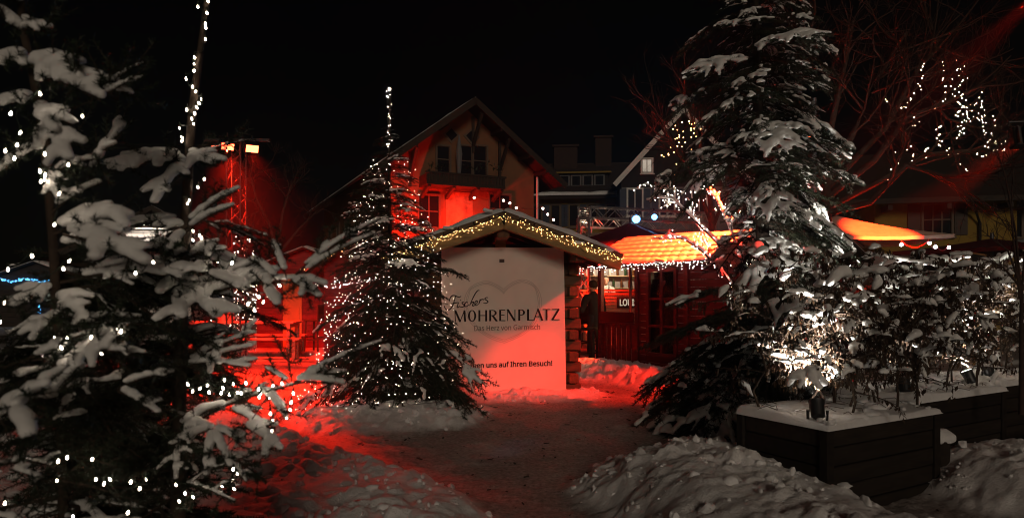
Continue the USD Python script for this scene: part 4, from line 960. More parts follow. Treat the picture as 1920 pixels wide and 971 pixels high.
g = Geo(); g.box((-.35, -1.03, 1.0), (.5, .03, 2.0)); g.box((-.35, -1.05, .85), (.38, .02, .5)); t.add('door', g, mat('ochre_door', (.34, .2, .06), rough=.6))
c = at(1690, 560, 16.0)
t = plank_stall('drinks_stall', 'dark wooden drinks stall under the glowing orange parasol', (c[0], c[1], 0), -.1, 2.4, 1.6, 1.95, 2.35, DARKWOOD, DARKWOOD, rows=12)

# ------------------------------------------------------------------ truss frame with blue-white spotlights
def truss(g, a, b, s=.29, r=.022, up=(0, 0, 1)):
    a, b = np.asarray(a, float), np.asarray(b, float); x = nrm(b - a); u = np.cross(up, x)
    u = nrm(u) if np.linalg.norm(u) > 1e-6 else np.array([1.0, 0, 0]); w = np.cross(x, u); L = np.linalg.norm(b - a); n = max(2, int(L / s))
    o = [(u * i + w * j) * s / 2 for i, j in ((-1, -1), (1, -1), (1, 1), (-1, 1))]
    for q_ in o: g.cyl(a + q_, b + q_, r, n=6)
    for k in range(n):
        p, q_ = a + (b - a) * k / n, a + (b - a) * (k + 1) / n
        for m in range(4):
            i0, i1 = o[m], o[(m + 1) % 4]
            if k % 2: i0, i1 = i1, i0
            g.cyl(p + i0, q_ + i1, r * .55, n=4)
    for p in (a, b):
        for m in range(4): g.cyl(p + o[m], p + o[(m + 1) % 4], r * .7, n=4)
    return g
T0 = at(1094, 548, 18.0); T1 = at(1330, 548, 19.5); ZT = CZ + (548 - 398) / F * 18; DB = np.array([.35, 2.6, 0])
tr = Thing('truss_frame', 'aluminium lighting truss frame glowing red, standing behind the dark red parasol', 'truss', (T0[0], T0[1], 0))
for p in (T0, T1, T0 + DB, T1 + DB):
    tr.add('column', truss(Geo(), [p[0], p[1], 0], [p[0], p[1], ZT - .15]), ALU, world=True)
for a, b in ((T0, T1), (T0 + DB, T1 + DB), (T0, T0 + DB), (T1, T1 + DB)):
    d_ = nrm(b - a) * .15; tr.add('beam', truss(Geo(), [a[0] + d_[0], a[1] + d_[1], ZT], [b[0] - d_[0], b[1] - d_[1], ZT]), ALU, world=True)
def spot(label, pos, target, color, power, lens, cone=40, size=.11, cat='spotlight', name='spotlight', bracket=(0, 0, .3), body=BLACK, light=True, group=None):
    """A spotlight can: body, yoke, lens; with its light just before the lens."""
    pos, target = np.asarray(pos, float), np.asarray(target, float); d = nrm(target - pos)
    t = Thing(name, label, cat, pos, group=group)
    g = Geo(); g.tube([-d * size * 2.2, -d * size * 1.9, -d * size * .1, d * size * .35], [size * .55, size * .9, size, size * 1.1], 14); t.add('body', g, body, smooth=40)
    g = Geo(); g.tube([d * size * .36, d * size * .40], [size * .92, size * .92], 14); t.add('lens', g, lens)
    br = np.asarray(bracket, float); s = nrm(np.cross(d, br)) * size * 1.25; m = -d * size
    g = Geo(); g.tube([m + s, m + s + br * .6, m + br * .75, m - s + br * .6, m - s], .012, 5); g.cyl(m + br * .7, m + br, .02, n=6); t.add('yoke', g, BLACK)
    if light: lamp(t.path + '/light', d * size * .75, d * size * 3, color, power, size * .5, cone)
    return t
for px, py, s_, l in ((1193, 411, .075, 'larger blue-white spotlight hung from the truss frame, shining at the viewer'), (1227, 407, .055, 'smaller blue-white spotlight hung from the truss frame beside the larger one')):
    p = at(px, py, 17.9); spot(l, p, np.array([0, 0, CZ]), (.16, .48, 1.0), 70, COOLLENS, 14, s_ * 1.5, bracket=(0, .1, .24))
# ------------------------------------------------------------------ houses
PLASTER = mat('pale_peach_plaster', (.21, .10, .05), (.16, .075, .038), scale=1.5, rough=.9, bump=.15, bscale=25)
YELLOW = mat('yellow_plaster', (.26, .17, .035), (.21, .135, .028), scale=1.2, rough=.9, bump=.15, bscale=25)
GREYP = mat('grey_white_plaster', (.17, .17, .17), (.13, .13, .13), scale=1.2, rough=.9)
BROWNB = mat('dark_brown_boarding', (.025, .017, .014), (.015, .011, .009), scale=3, rough=.8, stretch=(6, 1, 1))
SHUT = mat('dark_blue_shutter', (.035, .045, .07), rough=.6); SHUTB = mat('brown_shutter', (.05, .03, .02), rough=.6)
MURAL = mat('ochre_mural', (.46, .30, .16), (.16, .09, .06), scale=2.2, rough=.9, detail=6)
FRAMEM = mat('window_surround', (.12, .085, .06), rough=.7); GLASSN = mat('dark_window_pane', (.012, .013, .016), rough=.06, spec=.6)

def window(t, x, z, w, h, y=0.0, frame=FRAMEM, glass=GLASSN, shutters=None, sill=True, bars=(1, 1), axis='x', side=1):
    """A window on the wall plane y (axis x) or on a side wall x = y (axis y)."""
    p = t.group('window')
    def B(g, cx_, cz, sx_, sz, off, dep):
        if axis == 'x': g.box((cx_, y - off, cz), (sx_, dep, sz))
        else: g.box((y - side * off, cx_, cz), (dep, sx_, sz))
    g = Geo(); f_ = .09
    for s in (-1, 1): B(g, x + s * (w / 2 + f_ / 2), z, f_, h + 2 * f_, .03, .08); B(g, x, z + s * (h / 2 + f_ / 2), w - .004, f_, .03, .08)
    t.add('frame', g, frame, under=p)
    for i in range(bars[0] + 1):
        for j in range(bars[1] + 1):
            g = Geo(); B(g, x - w / 2 + w * (i + .5) / (bars[0] + 1), z - h / 2 + h * (j + .5) / (bars[1] + 1), w / (bars[0] + 1) - .05, h / (bars[1] + 1) - .05, -.002, .03); t.add('pane', g, glass, under=p)
    g = Geo()
    for i in range(bars[0]): B(g, x - w / 2 + w * (i + 1) / (bars[0] + 1), z, .05, h - .004, .012, .05)
    for j in range(bars[1]): B(g, x, z - h / 2 + h * (j + 1) / (bars[1] + 1), w - .004, .045, .010, .04)
    if bars[0] or bars[1]: t.add('glazing_bars', g, frame, under=p)
    if sill: g = Geo(); B(g, x, z - h / 2 - f_ - .035, w + .3, .06, .08, .18); t.add('sill', g, frame, under=p)
    if shutters:
        for s in (-1, 1):
            g = Geo(); B(g, x + s * (w * .76 + f_), z, w * .46, h + .06, .035, .05)
            for k in range(7): B(g, x + s * (w * .76 + f_), z - h * .42 + h * .84 * k / 6, w * .36, .07, .065, .02)
            t.add('shutter', g, shutters, under=p)

def gable_house(name, label, C0, rz, W, L, he, hp, wall, overhang=.9, side_over=1.0, roofm=ROOFT, peak=None, snow=.05, cat='house', verge=DARKWOOD):
    t = Thing(name, label, cat, C0, rz)
    pk = W / 2 if peak is None else peak
    for yy in (0, L):
        g = Geo(); g.poly(Polygon([(0, -1), (W, -1), (W, he), (pk, hp), (0, he)]), .25, np.array([[1, 0, 0, 0], [0, 0, -1, .25 if yy == 0 else L], [0, 1, 0, 0], [0, 0, 0, 1]]))
        t.add('wall', g, wall)
    for x in (.125, W - .125):
        g = Geo(); g.box((x, L / 2, he / 2 - .5), (.25, L - .52, he + 1)); t.add('wall', g, wall)
    for s in (-1, 1):
        half = pk if s < 0 else W - pk; sl = (hp - he) / half; e_ = half + side_over
        def fn(u, v): return np.stack([pk + s * e_ * u, -overhang + v * (L + 2 * overhang), hp + .16 - sl * e_ * u], -1)
        a, b = fn(np.array(0.), np.array(.5)), fn(np.array(1.), np.array(.5))
        g = Geo(); g.beam(a, b, L + 2 * overhang, .14); r_ = t.add('roof', g, roofm)
        if snow: slab_snow(t, lambda u, v: fn(u, v) + [0, 0, .08], 20, 24, snow, 60 + int(W * 10) + s, edge=.04, lumpy=.9, under=None)
        for vv in (0.0, 1.0):
            p0, p1 = fn(np.array(.0), np.array(vv)), fn(np.array(1.), np.array(vv)); d_ = [0, -.03 if vv == 0 else .03, -.12]
            g = Geo(); g.beam(p0 + d_ , p1 + d_, .05, .28); t.add('verge_board', g, verge)
        n = 6
        for k in range(n):
            yy = -overhang + .15
        for uu in (.35, .75, 1.0):
            p0 = fn(np.array(uu * half / e_ + .02), np.array(0.)); g = Geo(); g.box((p0[0], -overhang / 2 + .05, p0[2] - .24), (.16, overhang + .1, .18)); t.add('purlin', g, DARKWOOD)
    return t

# the tall gabled house behind the log cabin
HRZ = math.radians(25); Y1 = 32.0
C1 = at(733, 548, Y1); C1[2] = 0
HWD, HL = 7.5, 18.0
hs = Thing('dummy', '', '', C1, HRZ); stage.RemovePrim(hs.path); used.pop(('/World', 'dummy'))
def hp_(px, py, y=0.0): return hs.plane(px, py, y)
pkx, pkz = hp_(886, 205); _, hez = hp_(1002, 322)
lft = hp_(738, 280)[1]
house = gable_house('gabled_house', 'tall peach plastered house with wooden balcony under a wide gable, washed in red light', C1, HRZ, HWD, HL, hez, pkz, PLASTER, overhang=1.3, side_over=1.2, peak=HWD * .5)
x0, zt = hp_(800, 322, -1.2); x1, zb = hp_(947, 357, -1.2)
bal = house.group('balcony'); zf = zb + .12
g = Geo(); g.box(((x0 + x1) / 2, -.62, zf), (x1 - x0, 1.22, .14)); house.add('floor', g, DARKWOOD, under=bal)
for k in range(26):
    g = Geo(); g.box((x0 + (x1 - x0) * (k + .5) / 26, -1.2, (zf + zt) / 2), ((x1 - x0) / 26 - .02, .035, zt - zf - .08)); house.add('baluster_board', g, DARKWOOD, under=bal)
for s_ in (x0 + .02, x1 - .02):
    g = Geo(); g.box((s_, -.6, (zf + zt) / 2), (.04, 1.1, zt - zf - .1)); house.add('side_panel', g, DARKWOOD, under=bal)
g = Geo(); g.box(((x0 + x1) / 2, -1.2, zt), (x1 - x0 + .1, .12, .09)); house.add('handrail', g, DARKWOOD, under=bal)
for k in range(4):
    xx = x0 + .15 + (x1 - x0 - .3) * k / 3; g = Geo(); g.beam((xx, -1.15, zf - .08), (xx, .05, zf - .5), .14, .18); house.add('bracket', g, DARKWOOD, under=bal)
for px, py in ((812, 312), (826, 314), (905, 312), (934, 314), (880, 313)):    # plants and things on the balcony
    x, z = hp_(px, py, -1.1); rg = np.random.default_rng(px); g = Geo()
    for q_ in range(40):
        c_ = np.array([x, -1.1, z]) + rg.normal(0, .14, 3) * [1, .5, .8]; d_ = rg.normal(0, .06, 3); g.add([c_, c_ + d_, c_ + rg.normal(0, .06, 3)], [[0, 1, 2]])
    house.add('flower_box', g, NEEDLE, under=bal)
p = hp_(861, 300, -.6)
g = Geo(); g.tube([(p[0], -.6, zf + .1), (p[0], -.6, p[1] + .3), (p[0], -.6, p[1] + 1.2)], [.05, .16, .03], 8); house.add('folded_parasol', g, GREYP)
for px, py, w_, h_ in ((831, 299, .62, 1.25), (872, 302, .72, 1.45), (899, 302, .72, 1.45)):
    x, z = hp_(px, py); window(house, x, z, w_, h_, bars=(0, 1), sill=False)
for px, py in ((846, 253), (884, 256)):
    x, z = hp_(px, py); g = Geo(); R = np.array([[.7071, 0, -.7071], [0, 1, 0], [.7071, 0, .7071]]); g.box((x, -.015, z), (.62, .06, .62), R); d_ = house.add('diamond_window', g, FRAMEM); g = Geo(); g.box((x, -.05, z), (.42, .03, .42), R); house.add('diamond_pane', g, GLASSN)
for px, py, w_, h_ in ((804, 396, 1.0, 1.5), (937, 392, 1.1, 1.4)):
    x, z = hp_(px, py); window(house, x, z, w_, h_, bars=(1, 1))
xa, za = hp_(836, 425); xb, zb_ = hp_(886, 362)
g = Geo(); g.box(((xa + xb) / 2, -.012, (za + zb_) / 2), (xb - xa, .02, abs(za - zb_))); house.add('mural', g, MURAL)
for px in (886, 768, 936):                          # braces under the eaves
    x, z = hp_(px, 0); zz = pkz - abs(x - HWD / 2) * (pkz - hez) / (HWD / 2)
    g = Geo(); g.beam((x, -.02, zz - 1.6), (x, -1.2, zz - .22), .14, .14); g.beam((x, -.05, zz - 1.9), (x, -.05, zz - .1), .16, .12); house.add('brace', g, DARKWOOD)
g = Geo(); g.tube([(HWD + .12, -.15, hez - .3), (HWD + .12, -.15, -.2)], .06, 6); house.add('downpipe', g, WHITEPAINT)
for k in range(6):
    for zz in (2.4, 5.2):
        window(house, 2.0 + k * 2.7, zz, .9, 1.3, y=0.0, axis='y', side=1, bars=(1, 0))
# yellow house with a line of shuttered windows
C2 = at(985, 548, 44.0); C2[2] = 0
yh = Thing('yellow_house', 'long yellow house with dark shuttered windows and a dormer in its dark roof', 'house', C2, math.radians(-6))
zt_ = CZ + (548 - 368) / F * 43; zr2 = CZ + (548 - 300) / F * 46
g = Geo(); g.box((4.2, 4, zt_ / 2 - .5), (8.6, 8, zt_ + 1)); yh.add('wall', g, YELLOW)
g = Geo(); g.beam((4.2, -.9, zt_ - .1), (4.2, 4.2, zr2), 9.4, .2); yh.add('roof', g, ROOFT); g = Geo(); g.beam((4.2, 9.0, zt_ - .1), (4.2, 4.0, zr2), 9.4, .2); yh.add('roof', g, ROOFT)
slab_snow(yh, lambda u, v: np.stack([-.5 + 9.4 * u, -.98 + .35 * v + 0 * u, zt_ + .04 + .35 * v * (zr2 - zt_) / 5.1 + 0 * u], -1), 40, 6, .09, 71, edge=.1, lumpy=.9)
for k in range(7):
    window(yh, .75 + k * 1.18, CZ + (548 - 402) / F * 43, .56, 1.35, shutters=SHUT, bars=(0, 0), glass=GLASSN)
g = Geo(); zd = CZ + (548 - 338) / F * 44; g.box((3.6, 1.7, zd), (3.4, 2.2, 1.0)); yh.add('dormer', g, BROWNB)
g = Geo(); g.beam((3.6, .3, zd + .5), (3.6, 3.0, zd + .85), 3.8, .12); yh.add('dormer_roof', g, ROOFT); g = Geo(); g.box((3.6, .27, zd + .49), (3.8, .06, .10)); yh.add('dormer_fascia', g, YELLOW)
for k in range(4): window(yh, 2.5 + k * .75, zd, .5, .6, y=.6, bars=(0, 0), sill=False, frame=GREYP)
for px, py, w_ in ((1131, 268, 1.1), (1061, 285, 1.6)):
    c_ = yh.local(at(px, py, 47.5)); g = Geo(); g.box((c_[0], c_[1], c_[2] - 1.0), (w_, .9, 2.6)); g.box((c_[0], c_[1], c_[2] + .33), (w_ + .25, 1.1, .14)); yh.add('chimney', g, mat('brick_chimney', (.05, .028, .022), (.03, .02, .016), scale=8, rough=.9))
# grey-white house with brown boarded gable
C3 = at(1165, 548, 40.0); C3[2] = 0
W3 = 7.0
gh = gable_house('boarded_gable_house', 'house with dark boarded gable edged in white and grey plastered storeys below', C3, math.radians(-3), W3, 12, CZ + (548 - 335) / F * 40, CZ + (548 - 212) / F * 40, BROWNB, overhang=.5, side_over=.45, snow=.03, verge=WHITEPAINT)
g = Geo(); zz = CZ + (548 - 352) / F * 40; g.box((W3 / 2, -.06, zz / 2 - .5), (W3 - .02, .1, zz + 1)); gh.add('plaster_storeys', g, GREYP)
x, z = gh.plane(1213, 311); window(gh, x, z, .55, .75, bars=(1, 0), frame=WHITEPAINT)
for px in (1190, 1250, 1310):
    x, z = gh.plane(px, 380); window(gh, x, z, .8, 1.5, y=-.11, shutters=SHUT, bars=(1, 0), frame=WHITEPAINT)
# yellow house on the right, with a grey wing
C4 = at(1640, 548, 27.0); C4[2] = 0
rg_ = Thing('shuttered_house', 'dim yellow house with brown shutters under a low dark roof behind the parasols', 'house', C4, math.radians(-14))
zt4 = CZ + (548 - 372) / F * 25.5
g = Geo(); g.box((2.45, 4, zt4 / 2 - .5), (4.9, 8, zt4 + 1)); rg_.add('wall', g, YELLOW)
g = Geo(); g.box((7.0, 4.6, zt4 / 2 - .3), (4.2, 8, zt4 + 1.4)); rg_.add('grey_wing', g, GREYP)
g = Geo(); g.beam((4.0, -1.1, zt4 - .05), (4.0, 4.2, zt4 + 2.6), 11.0, .2); rg_.add('roof', g, ROOFT)
g = Geo(); g.box((4.0, -1.08, zt4 - .05), (11.0, .12, .2)); rg_.add('gutter', g, DARKWOOD)
x, z = rg_.plane(1757, 412); window(rg_, x, z, .95, 1.15, bars=(2, 1), shutters=SHUTB)
for px in (1858, 1880, 1905): x, z = rg_.plane(px, 420, .6); window(rg_, x, z, .32, 1.0, y=.6, bars=(0, 0), shutters=None, sill=False)
for k in range(5): g = Geo(); g.box((.3 + k * 2.0, -.5, zt4 - .28), (.16, 1.0, .2)); rg_.add('rafter_end', g, DARKWOOD)
g = Geo(); px_, pz_ = rg_.plane(1838, 380, -.1); g.tube([(px_ - .5, -1.0, zt4 - .1), (px_ - .2, -.3, zt4 - .5), (px_, -.08, zt4 - .9), (px_, -.08, .2)], .05, 6); rg_.add('downpipe', g, BLACK)
g = Geo(); g.box((4.2, -.5, 2.0), (3.0, .08, .4)); rg_.add('ochre_sign_band', g, mat('ochre_band', (.45, .27, .05), rough=.7))
# dark building mass at the far left and behind
C5 = at(150, 548, 46.0); C5[2] = 0
bm = gable_house('dark_chalet', 'dark chalet far behind the market lights, seen between the snowy spruce boughs', C5, .3, 9, 10, 4.5, 7.2, BROWNB, snow=.03)
for k in range(3): window(bm, 1.8 + k * 2.6, 3.0, .9, 1.1)

# festoon globes on the house and by the parasols
def festoon(label, pts, r, gl, sag=.1, name='festoon_lights', extra=()):
    pts = np.asarray(pts, float); path = [extra[0]] if len(extra) else []
    for a, b in zip(pts[:-1], pts[1:]):
        for t_ in np.linspace(0, 1, 6)[:-1]: path.append(a + (b - a) * t_ - [0, 0, sag * 4 * t_ * (1 - t_)])
    path.append(pts[-1]); t = Thing(name, label, 'festoon lights', pts[0])
    g = Geo(); g.tube(np.array(path) + [0, 0, r * 2], .008, 4); t.add('cable', g, mat('red_cable', (.25, .02, .02), rough=.5), world=True)
    for p_ in pts:
        g = Geo(); g.ball(p_, r, 2); t.add('globe', g, gl, smooth=True, world=True); g = Geo(); g.cyl(p_ + [0, 0, r * .8], p_ + [0, 0, r * 2.1], r * .4, n=8); t.add('socket', g, BLACK, world=True)
festoon('row of small warm globe lights strung across the peach house at first-floor height', [at(px, py, 28) for px, py in ((889, 371), (944, 376), (956, 381), (968, 390), (1018, 391), (1027, 402), (1038, 412))], .05, glow('globe_lamp', (1, .86, .68), 9), .15)
festoon('four white globe lights on a sagging red cable under the glowing orange parasol', [at(px, py, 11.6) for px, py in ((1690, 459), (1743, 456), (1754, 463), (1779, 464))], .030, glow('white_globe', (.95, .9, 1.0), 9), .12)

# ------------------------------------------------------------------ left background: red floodlight mast, tables, kiosk
MY = 14.4; M0 = at(443, 548, MY); M0[2] = 0
mast = Thing('floodlight_mast', 'lattice mast carrying two red floodlights above the picnic table', 'mast', M0)
mz = CZ + (548 - 266) / F * MY
mast.add('lattice', truss(Geo(), (0, 0, 0), (0, 0, mz), s=.29, r=.018), mat('painted_lattice', (.06, .055, .055), rough=.5), world=False)
g = Geo(); g.box((.05, -.05, mz + .02), (1.35, .07, .05)); mast.add('crossbar', g, STEEL)
def flood(label, pos, target, power, w=.34, cone=55, group=None, soft=.5, lens=REDLENS, color=RED):
    pos, target = np.asarray(pos, float), np.asarray(target, float); d = nrm(target - pos); s = nrm(np.cross(d, [0, 0, 1.0])); u = np.cross(s, d)
    t = Thing('red_floodlight', label, 'floodlight', pos, group=group); R = np.stack([s, d, u], 1)
    g = Geo(); g.box(-d * .09, (w, .14, w * .72), R, ch=.015)
    for k in range(5): g.box(-d * .18 + s * (k - 2) * w * .2, (.012, .06, w * .6), R)
    t.add('housing', g, BLACK); g = Geo(); g.box(-d * .012, (w * .86, .012, w * .58), R); t.add('lens', g, lens)
    g = Geo(); m = -d * .09; g.tube([m + s * w * .56, m + s * w * .56 + [0, 0, w * .55], m - s * w * .56 + [0, 0, w * .55], m - s * w * .56], .014, 5); g.cyl(m + [0, 0, w * .55], m + [0, 0, w * .85], .02, n=6); t.add('bracket', g, BLACK)
    lamp(t.path + '/light', d * .10, d, color, power, .07, cone, soft)
    return t
flood('left red floodlight on the lattice mast, glowing toward the square', at(427, 276, MY - .15), (-4.0, 11.0, 0), 4200, w=.28, cone=27, soft=1.0)
flood('right red floodlight on the lattice mast, glowing toward the path', at(473, 280, MY - .15), (-3.3, 10.2, .3), 900, w=.28, cone=26, soft=1.0)
flood('small red floodlight at the crossbar end, turned down to the picnic table', at(406, 275, MY + .05), (-5.9, 15.6, .3), 2600, w=.18, cone=42, soft=1.0)
TC = np.array([*(ground_at(458, 668))[:2], 0])
def slat_table(name, label, c, rz, L, W, H, cat, n, material, legs=.09):
    t = Thing(name, label, cat, c, rz)
    for k in range(n):
        g = Geo(); g.box((0, -W / 2 + W * (k + .5) / n, H - .02), (L, W / n - .012, .04), ch=.005); t.add('board', g, material)
    for sx_ in (-1, 1):
        for sy_ in (-1, 1):
            g = Geo(); g.box((sx_ * (L / 2 - .12), sy_ * (W / 2 - legs / 2), (H - .04) / 2), (legs, legs, H - .04), ch=.006); t.add('leg', g, material)
        g = Geo(); g.box((sx_ * (L / 2 - .12), 0, H - .09), (.06, W - 2 * legs, .08)); t.add('rail', g, material)
    return t
TABW = mat('weathered_table_wood', (.34, .24, .17), (.25, .17, .12), scale=5, rough=.55, stretch=(1, 6, 6))
slat_table('picnic_table', 'long wooden picnic table lit bright red, with a tub standing on it', TC, .04, 2.5, .80, .82, 'table', 6, TABW)
slat_table('bench', 'wooden bench on the near side of the red-lit picnic table', TC + [.28, -.72, 0], .04, 2.5, .30, .47, 'bench', 2, TABW, legs=.07)
slat_table('bench', 'wooden bench on the far side of the red-lit picnic table, mostly in its shade', TC + [-.05, .78, 0], .04, 2.5, .30, .47, 'bench', 2, TABW, legs=.07)
c = TC + [-.45, 0, .82]
t = Thing('tub', 'slatted wooden tub standing on the picnic table', 'tub', c)
for k in range(14):
    a = k * 2 * math.pi / 14; g = Geo(); g.box((.20 * math.cos(a), .20 * math.sin(a), .19), (.02, .085, .38), rotz(a)); t.add('stave', g, TABW)
g = Geo(); g.cyl((0, 0, .02), (0, 0, .30), .185, n=16); t.add('filling', g, BARK); g = Geo(); g.tube([(.212 * math.cos(a), .212 * math.sin(a), .30) for a in np.linspace(0, 6.283, 25)], .008, 4); t.add('hoop', g, STEEL)

KC = at(292, 548, 30.0); KC[2] = 0
k_ = Thing('white_kiosk', 'white panelled kiosk with rounded glowing sign and bulbs along its roof', 'kiosk', KC, .12)
kz = CZ + (548 - 432) / F * 30; kw = 3.0
for q_ in range(6):
    g = Geo(); g.box((-kw / 2 + kw * (q_ + .5) / 6, 0, kz / 2 + .55), (kw / 6 - .02, .06, kz - 1.1)); k_.add('panel', g, WHITEPAINT)
g = Geo(); g.box((0, .9, kz / 2), (kw - .1, 1.6, kz - .1)); k_.add('body', g, WHITEPAINT)
g = Geo(); g.box((0, .5, kz + .06), (kw + .6, 2.6, .14)); k_.add('roof', g, DARKWOOD)
g = Geo(); x, z = k_.plane(258, 446, -.2); g.poly(LineString([(-.35, 0), (.55, 0)]).buffer(.17, quad_segs=8), .06, np.array([[1, 0, 0, x], [0, 0, -1, -.12], [0, 1, 0, z], [0, 0, 0, 1]])); k_.add('oval_sign', g, glow('lit_sign', (1, .83, .68), 1.3))
g = Geo(); x, z = k_.plane(288, 470, -.2); g.box((x, -.15, z), (.9, .06, .28)); k_.add('red_panel', g, mat('maroon_panel', (.12, .015, .015), rough=.5))
g = Geo(); g.box((0, -.30, 1.05), (kw, .5, .06)); k_.add('counter', g, WHITEPAINT)
lamp(k_.path + '/strip_light', (0, -1.0, kz - .1), None, (1, .86, .72), 12.0, .06); g = Geo(); g.box((0, -.98, kz + .0), (1.6, .05, .05)); k_.add('lamp_strip', g, glow('kiosk_strip', (1, .86, .72), 3)); g = Geo()
for s in (-1, 1): g.beam((s * .7, -.98, kz + .03), (s * .7, -.7, kz + .06), .03, .03)
k_.add('lamp_arm', g, STEEL)
rng = np.random.default_rng(6)
pth = k_.world(np.array([[x_, -.85, kz + .16] for x_ in np.linspace(-kw / 2 - .3, kw / 2 + .3, 20)]))
light_string('pale bulbs in an even row along the roof edge of the white kiosk', [pth], along(pth, .16, .02, rng), .02, BULBW)
# far left stall with blue light chain, red struts of a ride
SC = at(95, 548, 30.0); SC[2] = 0
st = plank_stall('blue_lit_stall', 'low dark stall with a chain of blue lights across its front', (SC[0], SC[1], 0), .1, 3.2, 2.0, 2.2, 2.8, DARKWOOD, DARKWOOD, rows=10)
g = Geo(); g.box((.6, -1.03, 1.5), (1.1, .03, .7)); st.add('lit_hatch', g, glow('lit_hatch', (.75, .78, .62), .5))
pth = st.world(np.array([[x_, -1.2, 2.02 - .06 * math.sin(x_ * 5)] for x_ in np.linspace(-1.7, 1.5, 30)])); pth2 = st.world(np.array([[.2, -1.2, 2.0], [.21, -1.2, .2]]))
light_string('chain of cyan and blue fairy lights across the low dark stall', [pth, pth2], np.vstack([along(pth, .04, .03, rng), along(pth2, .07, .03, rng)]), .014, BULBB)
sa = Thing('ride_struts', 'pair of slanting red struts of a fairground ride, behind the snowy boughs', 'ride', at(110, 548, 19.0) * [1, 1, 0])
for (a, b) in (((97, 584), (130, 512)), ((128, 600), (156, 535))):
    g = Geo(); g.beam(at(*a, 19.0), at(*b, 19.0), .07, .07); sa.add('strut', g, mat('red_painted_steel', (.5, .03, .02), rough=.4), world=True)
for px in (112, 142):
    g = Geo(); p_ = at(px, 590, 19.0); g.beam([p_[0], p_[1], 0], [p_[0], p_[1], p_[2] + .1], .08, .08); sa.add('post', g, STEEL, world=True)
# cable overhead at left
for k_2, yy in enumerate((268, 275)):
    g = Geo(); g.tube([at(150 + 400 * t_, yy + 4 * math.sin(math.pi * t_), 21.0) for t_ in np.linspace(-.6, .73, 14)], .012, 4); single('overhead_cable', g, WIRE, ('upper' if k_2 == 0 else 'lower') + ' of two thin cables strung overhead to the floodlight mast', 'cable')
# dark slate board at the right
c = at(1830, 548, 9.0); c[2] = 0
t = Thing('menu_board', 'dark chalk board tilted on a wooden post above the hedge', 'sign', c, .15)
g = Geo(); g.cyl((0, 0.05, 0), (0, 0.05, 1.95), .03, n=8); t.add('post', g, FASCIA)
R = rotz(0) @ np.array([[math.cos(.12), 0, math.sin(.12)], [0, 1, 0], [-math.sin(.12), 0, math.cos(.12)]])
g = Geo(); g.box((0, 0, 1.87), (.22, .02, .26), R); t.add('slate', g, BLACK)
g = Geo()
for s in (-1, 1): g.box(np.array([0, -.004, 1.87]) + R @ [s * .115, 0, 0], (.02, .03, .29), R); g.box(np.array([0, -.004, 1.87]) + R @ [0, 0, s * .135], (.21, .03, .02), R)
t.add('frame', g, FASCIA)

# floodlights out of the way: behind the tall spruce and at the right edge
fp = np.array([4.21, 9.52, 0.0])
t = Thing('floodlight_pole', 'dark steel pole with a red floodlight, hidden behind the tall spruce', 'pole', fp)
g = Geo(); g.cyl((0, 0, 0), (0, 0, 4.2), .045, .035); t.add('pole', g, STEEL)
flood('red floodlight aimed at the snowy roof of the red stall', fp + [-.10, .05, 3.75], (2.92, 11.75, 2.38), 9000, cone=23, color=ORANGE, soft=.6)
rp = np.array([6.16, 8.0, 0.0])
t = Thing('floodlight_pole', 'dark steel floodlight pole rising at the right edge of the square', 'pole', rp)
g = Geo(); g.cyl((0, 0, 0), (0, 0, 5.3), .05, .04); t.add('pole', g, STEEL)
flood('red floodlight high at the right edge, aimed across the path at the banner', rp + [-.1, -.1, 4.9], (1.2, 10.0, .0), 1300, cone=15, soft=.6)
flood('red floodlight below the other on the right-edge pole, aimed at the glowing parasol', rp + [-.1, .12, 3.3], (6.55, 12.1, 2.42), 15000, cone=9, color=ORANGE, soft=.5)
sp_ = np.array([3.6, 1.0, 0.0])
t = Thing('floodlight_stand', 'steel stand with a red floodlight beside the planters, outside the view', 'stand', sp_); g = Geo(); g.cyl((0, 0, 0), (0, 0, 3.6), .03); t.add('pole', g, STEEL)
flood('red floodlight on the stand beside the planters, throwing the hedge shadow on the banner', sp_ + [0, .1, 3.6], (.30, 9.6, .35), 650, cone=4.6, soft=.5, w=.2)
hp0 = house.world((xa * .5 + xb * .5 - .3, -1.0, 4.15))
flood('red floodlight on a stand aimed up at the mural of the peach house', hp0, house.world((xa * .5 + xb * .5, 0, 5.6)), 260, cone=85, soft=.9)
t = Thing('floodlight_stand', 'steel stand carrying the floodlight before the peach house', 'stand', (hp0[0], hp0[1], 0)); g = Geo(); g.cyl((0, 0, 0), (0, 0, 3.9), .05); t.add('pole', g, STEEL)
hp0 = house.world((.3, -1.2, 3.9))
flood('red floodlight on a stand grazing the near corner of the peach house', hp0, house.world((1.2, 0, 6.4)), 420, cone=85, soft=.9)
t = Thing('floodlight_stand', 'steel stand with a floodlight at the near corner of the peach house', 'stand', (hp0[0], hp0[1], 0)); g = Geo(); g.cyl((0, 0, 0), (0, 0, 3.7), .05); t.add('pole', g, STEEL)
flood('red floodlight on the ground washing the truss frame from below', [1.45, 17.9, .25], [2.5, 18.2, 3.7], 1300, cone=52, soft=.8, w=.22)
